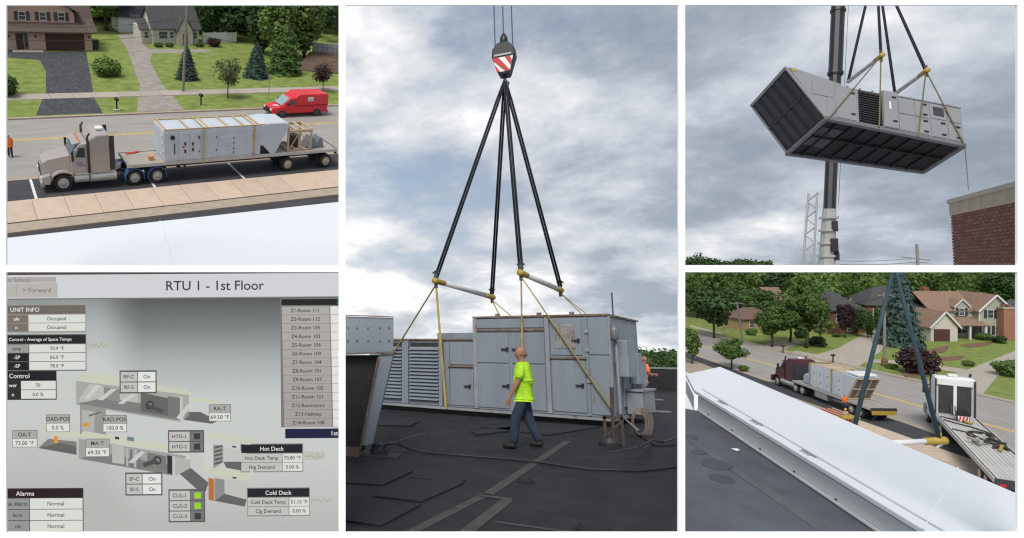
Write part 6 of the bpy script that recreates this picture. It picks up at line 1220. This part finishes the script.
# zone list
zl = rect(281, 299, 341, 428, 1, (120, 118, 116), 'zone_list'); rect(282, 300, 341, 306, 2, (26, 28, 30), 'list_title', zl); txt('Z', 339, 303, 4.5, (90, 160, 90), zl, 4)
for k, s_ in enumerate(('Z1-Room 111', 'Z2-Room 112', 'Z3-Room 105', 'Z4-Room 103', 'Z5-Room 106', 'Z6-Room 100', 'Z7-Room 104', 'Z8-Room 101', 'Z9-Room 107', 'Z10-Room 102', 'Z11-Room 121', 'Z12-Restrooms', 'Z13-Hallway', 'Z14-Room 108')):
    y = 311.4+k*8.62; c = rect(282.5+k*.12, y-4.1, 330+k*.15, y+4.1, 2, (176-k, 173-k, 168-k), 'zone_cell', zl); txt(s_, 305.8+k*.2, y, 4.5, (56, 54, 52), c, 4); rect(331+k*.15, y-4.1, 341, y+4.1, 2, (226, 226, 222), 'zone_value', zl)
bb_ = rect(285, 429.5, 341, 439, 2, (20, 22, 60), 'floor_bar'); txt('1st', 334, 434.2, 5.4, (235, 235, 235), bb_, 4)
# point boxes
def pt_box(x0, y0, x1, y1, a_, b_):
    f_ = rect(x0, y0, x1, y1, 3, (120, 118, 114), 'point_box'); ym = (y0+y1)/2
    r1_ = rect(x0+.6, y0+.6, x1-.6, ym-.2, 4, (172, 170, 164), 'name_cell', f_); r2_ = rect(x0+.6, ym+.2, x1-.6, y1-.6, 4, (226, 226, 221), 'value_cell', f_); txt(a_, (x0+x1)/2, (y0+ym)/2, 4.9, (50, 48, 47), r1_, 6); txt(b_, (x0+x1)/2, (y1+ym)/2, 4.9, (50, 48, 47), r2_, 6)
def st_box(x0, y0, x1, y1, rows, split, dark=(88, 86, 86)):
    f_ = rect(x0, y0, x1, y1, 3, dark, 'status_box'); n = len(rows); h_ = (y1-y0-2)/n
    for k, (a_, b_) in enumerate(rows):
        ya = y0+1+k*h_; r1_ = rect(x0+1.2, ya+.5, split-.4, ya+h_-.5, 4, (196, 194, 190), 'name_cell', f_); txt(a_, (x0+1+split)/2, ya+h_/2, 4.6, (50, 48, 47), r1_, 6)
        if isinstance(b_, str): r2_ = rect(split+.4, ya+.5, x1-1.2, ya+h_-.5, 4, (230, 230, 226), 'value_cell', f_); txt(b_, (split+x1)/2, ya+h_/2, 4.8, (50, 48, 47), r2_, 6)
        else:
            c_ = (150, 215, 40) if b_ else (58, 56, 56); rect(split+.4, ya+.5, x1-1.2, ya+h_-.5, 4, (120, 118, 118), 'lamp_cell', f_); rect((split+x1)/2-3.2, ya+h_/2-3, (split+x1)/2+3.2, ya+h_/2+3, 5, c_, 'status_lamp', f_)
pt_box(46.5, 413.5, 70, 431, 'OAD-POS', '0.0 %'); pt_box(12.5, 429, 37.5, 446, 'OA-T', '73.00 °F'); pt_box(103, 414.5, 127, 431.5, 'RAD-POS', '100.0 %'); pt_box(85.5, 438, 109.5, 456, 'MA-T', '69.30 °F'); pt_box(209, 404.5, 231, 421.5, 'RA-T', '69.50 °F')
st_box(120, 370, 157, 393, (('RF-C', 'On'), ('RF-S', 'On')), 138); st_box(125, 472, 162, 495, (('SF-C', 'On'), ('SF-S', 'On')), 142); st_box(168, 430, 204, 452.5, (('HTG-1', False), ('HTG-2', False)), 190); st_box(168, 489, 204.5, 522, (('CLG-1', True), ('CLG-2', True), ('CLG-3', False)), 190)
def deck(x0, y0, x1, head, rows):
    table(x0, y0, x1, head, rows, x0+(x1-x0)*.67, (24, 25, 34), (196, 194, 190), 9.0, lt=(50, 48, 47), hs_=5.2, frame=(140, 138, 134))
deck(241, 445, 302, 'Hot Deck', (('Hot Deck Temp', '70.80 °F'), ('Htg Demand', '0.00 %'))); deck(247, 489, 308.5, 'Cold Deck', (('Cold Deck Temp', '51.10 °F'), ('Clg Demand', '0.00 %')))
rect(303.5, 452.5, 324.5, 461, 1, (192, 194, 186), 'trend_icon'); trend(305, 457); rect(310, 497, 330, 505, 1, (192, 194, 186), 'trend_icon'); trend(311, 501)
table(-30, 488, 82, 'Alarms', [('ak Alarm', 'Normal'), ('larm', 'Normal'), ('nit', 'Normal')], 29, (36, 18, 18), (150, 150, 148), 11.2, hx=25, hs_=5.6, frame=(58, 56, 56), lt=(60, 58, 58), ls=4.8)
# duct diagram: flat coloured facets
def facet(name, pts, c, lay=1, par=None):
    b = B(); n = len(pts); p3_ = [(sx(x), sy(y), lay*.25) for x, y in pts]; b.add(p3_+[(x, y, z-.18) for x, y, z in p3_], [tuple(range(n)), tuple(range(n, 2*n))[::-1]]+[(i, n+i, n+(i+1) % n, (i+1) % n) for i in range(n)]); o = b.build(name, E8(*c), par or mon); bm_fix(o.data); return o
TOPC = (203, 206, 184); SIDE = (150, 150, 146); DARK = (100, 99, 97); LITE = (196, 196, 190); MID = (126, 125, 122)
d1_ = facet('return_duct', [(75, 380), (88, 371.5), (190, 391), (189, 395)], TOPC); facet('side', [(75, 380), (75, 404), (180, 422), (189, 416), (189, 395)], (168, 168, 163), 1); facet('inside', [(78, 400), (90, 383), (138, 393), (138, 411)], (188, 188, 183), 1.6); facet('floor', [(78, 403), (104, 397), (186, 410), (178, 420)], MID, 1.7); facet('opening', [(141, 392), (168, 398), (168, 416), (141, 411)], DARK, 2); facet('frame_edge', [(180, 396), (183, 396.5), (183, 421), (180, 421)], LITE, 2); facet('frame_edge', [(75, 380), (76.5, 380), (76.5, 404), (75, 404)], LITE, 2)
facet('return_branch', [(190, 397), (219, 400), (218, 404), (189, 401)], TOPC); facet('shadow', [(186, 412), (200, 412), (218, 421), (212, 424), (184, 420)], DARK)
facet('drop_duct', [(80, 402), (106, 406), (106, 440), (80, 435)], SIDE, 1.5); facet('damper', [(82, 409), (95, 411), (94, 432), (82, 430)], (178, 178, 174), 1.8); facet('actuator', [(83, 422), (89, 422.5), (89, 426), (83, 425.5)], (225, 150, 40), 2.4); facet('vane', [(89, 414), (101, 411), (101, 412), (89, 416)], DARK, 2.2)
facet('outside_duct', [(38, 432), (48, 424), (80, 432), (77, 437)], TOPC, 1.2); facet('outside_side', [(38, 447), (48, 438), (78, 441), (77, 454)], MID, 1.2); facet('outside_floor', [(38, 447), (60, 442), (76, 446), (76, 454)], DARK, 1.4); facet('actuator', [(54, 435), (58, 435.5), (58, 442), (54, 441.5)], (225, 150, 40), 2.4); facet('frame_edge', [(76.5, 436), (78.5, 436), (78.5, 459), (76.5, 459)], LITE, 2)
facet('supply_top', [(78, 436), (84, 430), (188, 449), (187, 454)], TOPC, 1.6); facet('supply_side', [(78, 438), (186, 456), (174, 476), (78, 458)], (160, 160, 156), 1.3); facet('supply_floor', [(80, 458), (96, 451), (176, 466), (172, 475)], MID, 1.5); facet('filter_bank', [(112, 444), (124, 446), (124, 464), (112, 462)], (186, 186, 181), 1.8); facet('opening', [(147, 452), (166, 456), (166, 470), (147, 467)], (120, 119, 117), 1.9); facet('dark_coil', [(167, 455), (172, 456), (172, 474), (167, 473)], (44, 43, 43), 2); facet('frame_edge', [(172, 456), (175, 456.5), (175, 476), (172, 475.5)], LITE, 2.2)
facet('sensor', [(115, 436), (119, 436.5), (119, 439), (115, 438.5)], (50, 50, 50), 2.4); facet('sensor', [(127, 436), (134, 437), (134, 441), (127, 440)], (110, 130, 140), 2.4)
for cx_, cy_ in ((150, 405), (157, 460)):
    b = B(); b.lathe([(.5, 2.3*.25), (4.4, 2.3*.25), (4.4, 2.9*.25), (.5, 2.9*.25)], 'z', 16, (sx(cx_), sy(cy_), 0)); b.build('fan_wheel', E8(62, 61, 61), mon); b = B(); b.lathe([(.3, 3.0*.25), (2.4, 3.0*.25), (2.4, 3.4*.25), (.3, 3.4*.25)], 'z', 12, (sx(cx_), sy(cy_), 0)); b.build('fan_hub', E8(140, 139, 136), mon)
facet('motor', [(142, 463), (156, 458), (158, 462), (144, 467)], (76, 75, 75), 3.6); facet('motor', [(148, 403), (164, 410), (162, 413), (147, 407)], (76, 75, 75), 3.6)
facet('split_floor', [(175, 470), (188, 466), (208, 483), (205, 492), (196, 489)], DARK, 1.1); facet('hot_top', [(203, 436), (212, 432), (253, 440), (250, 446)], TOPC, 1.3); facet('hot_coil', [(213, 445), (223, 446), (223, 462), (213, 469)], (150, 150, 148), 1.6); facet('hot_floor', [(223, 462), (241, 462), (246, 472), (226, 468)], DARK, 1.4)
for k in range(5): facet('coil_row', [(214, 447+k*4), (222, 445+k*4), (222, 447+k*4), (214, 449+k*4)], (90, 89, 88), 2)
facet('middle_deck', [(203, 466), (212, 468), (247, 474), (253, 470), (252, 477), (244, 481), (204, 472)], TOPC, 2); facet('cold_coil', [(208, 478), (213.5, 479), (213.5, 501), (208, 500)], (188, 108, 50), 2); facet('cold_side', [(214, 478), (224, 480), (224, 494), (214, 501)], (140, 140, 137), 1.6); facet('cold_floor', [(214, 501), (224, 494), (246, 500), (244, 507)], DARK, 1.4)
for x0, y0, x1, y1 in ((84, 398, 96, 384), (98, 399, 112, 388), (118, 403, 132, 393), (90, 455, 104, 445), (128, 462, 140, 451), (176, 418, 188, 404)): facet('sheen', [(x0, y0), (x0+5, y0+.8), (x1+5, y1+.8), (x1, y1)], (204, 205, 201), 2.1)
for k in range(4): facet('filter_row', [(126+k*4, 448+k*.7), (128+k*4, 448.4+k*.7), (128+k*4, 466+k*.7), (126+k*4, 465.6+k*.7)], (112, 111, 110) if k % 2 else (182, 182, 178), 1.75)
facet('inner_wall', [(104, 386), (120, 389), (120, 402), (104, 398)], (140, 140, 137), 1.9); facet('inner_wall', [(168, 396), (180, 398), (180, 418), (168, 416)], (118, 117, 115), 1.9); facet('joining_wall', [(175, 457), (190, 460), (190, 468), (175, 476)], (178, 178, 174), 1.6); facet('joining_wall', [(190, 452), (204, 456), (204, 472), (190, 466)], (200, 201, 196), 1.2)
facet('deck_wall', [(203, 440), (213, 444), (213, 470), (203, 466)], (206, 206, 202), 1.5); facet('deck_wall', [(224, 448), (246, 452), (246, 462), (224, 462)], (196, 196, 192), 1.3); facet('deck_wall', [(224, 480), (246, 482), (246, 500), (224, 494)], (194, 194, 190), 1.3)
facet('sensor', [(232, 446), (236, 446.5), (236, 448), (232, 447.5)], (50, 50, 50), 2.6); facet('sensor', [(232, 477), (236, 477.5), (236, 479), (232, 478.5)], (50, 50, 50), 2.6)
dg = bpy.context.evaluated_depsgraph_get()
for tmp, par, loc in TXT:                       # lettering becomes plain meshes
    me = bpy.data.meshes.new_from_object(tmp.evaluated_get(dg)); me.name = 'lettering'; o = bpy.data.objects.new('lettering', me); COL.objects.link(o); o.parent = par; o.location = loc
for tmp, par, loc in TXT: cu = tmp.data; bpy.data.objects.remove(tmp); bpy.data.curves.remove(cu)
# ------------------------------------------------------------------ collage border strips, added as a white lattice between the five views
FZ = 5.0; fr = thing('collage_border', 'white collage border strips dividing the five views', 'frame', P2, mw=Matrix.Translation(fwd(512, 269, FZ)) @ scm @ Matrix.Scale(FZ/FPX, 4))
FW = mat('frame_white', (.90, .90, .90), .6, .0, 1)
for n_, x0, x1, y0, y1 in (('stile', -12, 6.2, -12, 550), ('stile', 338.6, 345.6, 5, 532.6), ('stile', 678.4, 685.2, 5, 532.6), ('stile', 1017.6, 1036, -12, 550), ('rail', 6.2, 1017.6, -12, 5), ('rail', 6.2, 1017.6, 532.6, 550), ('rail', 6.2, 338.6, 265.2, 272.2), ('rail', 685.2, 1017.6, 265.2, 272.2)):
    B().box(x0-512, x1-512, 269-y1, 269-y0, -2.4, 0).build(n_, FW, fr)
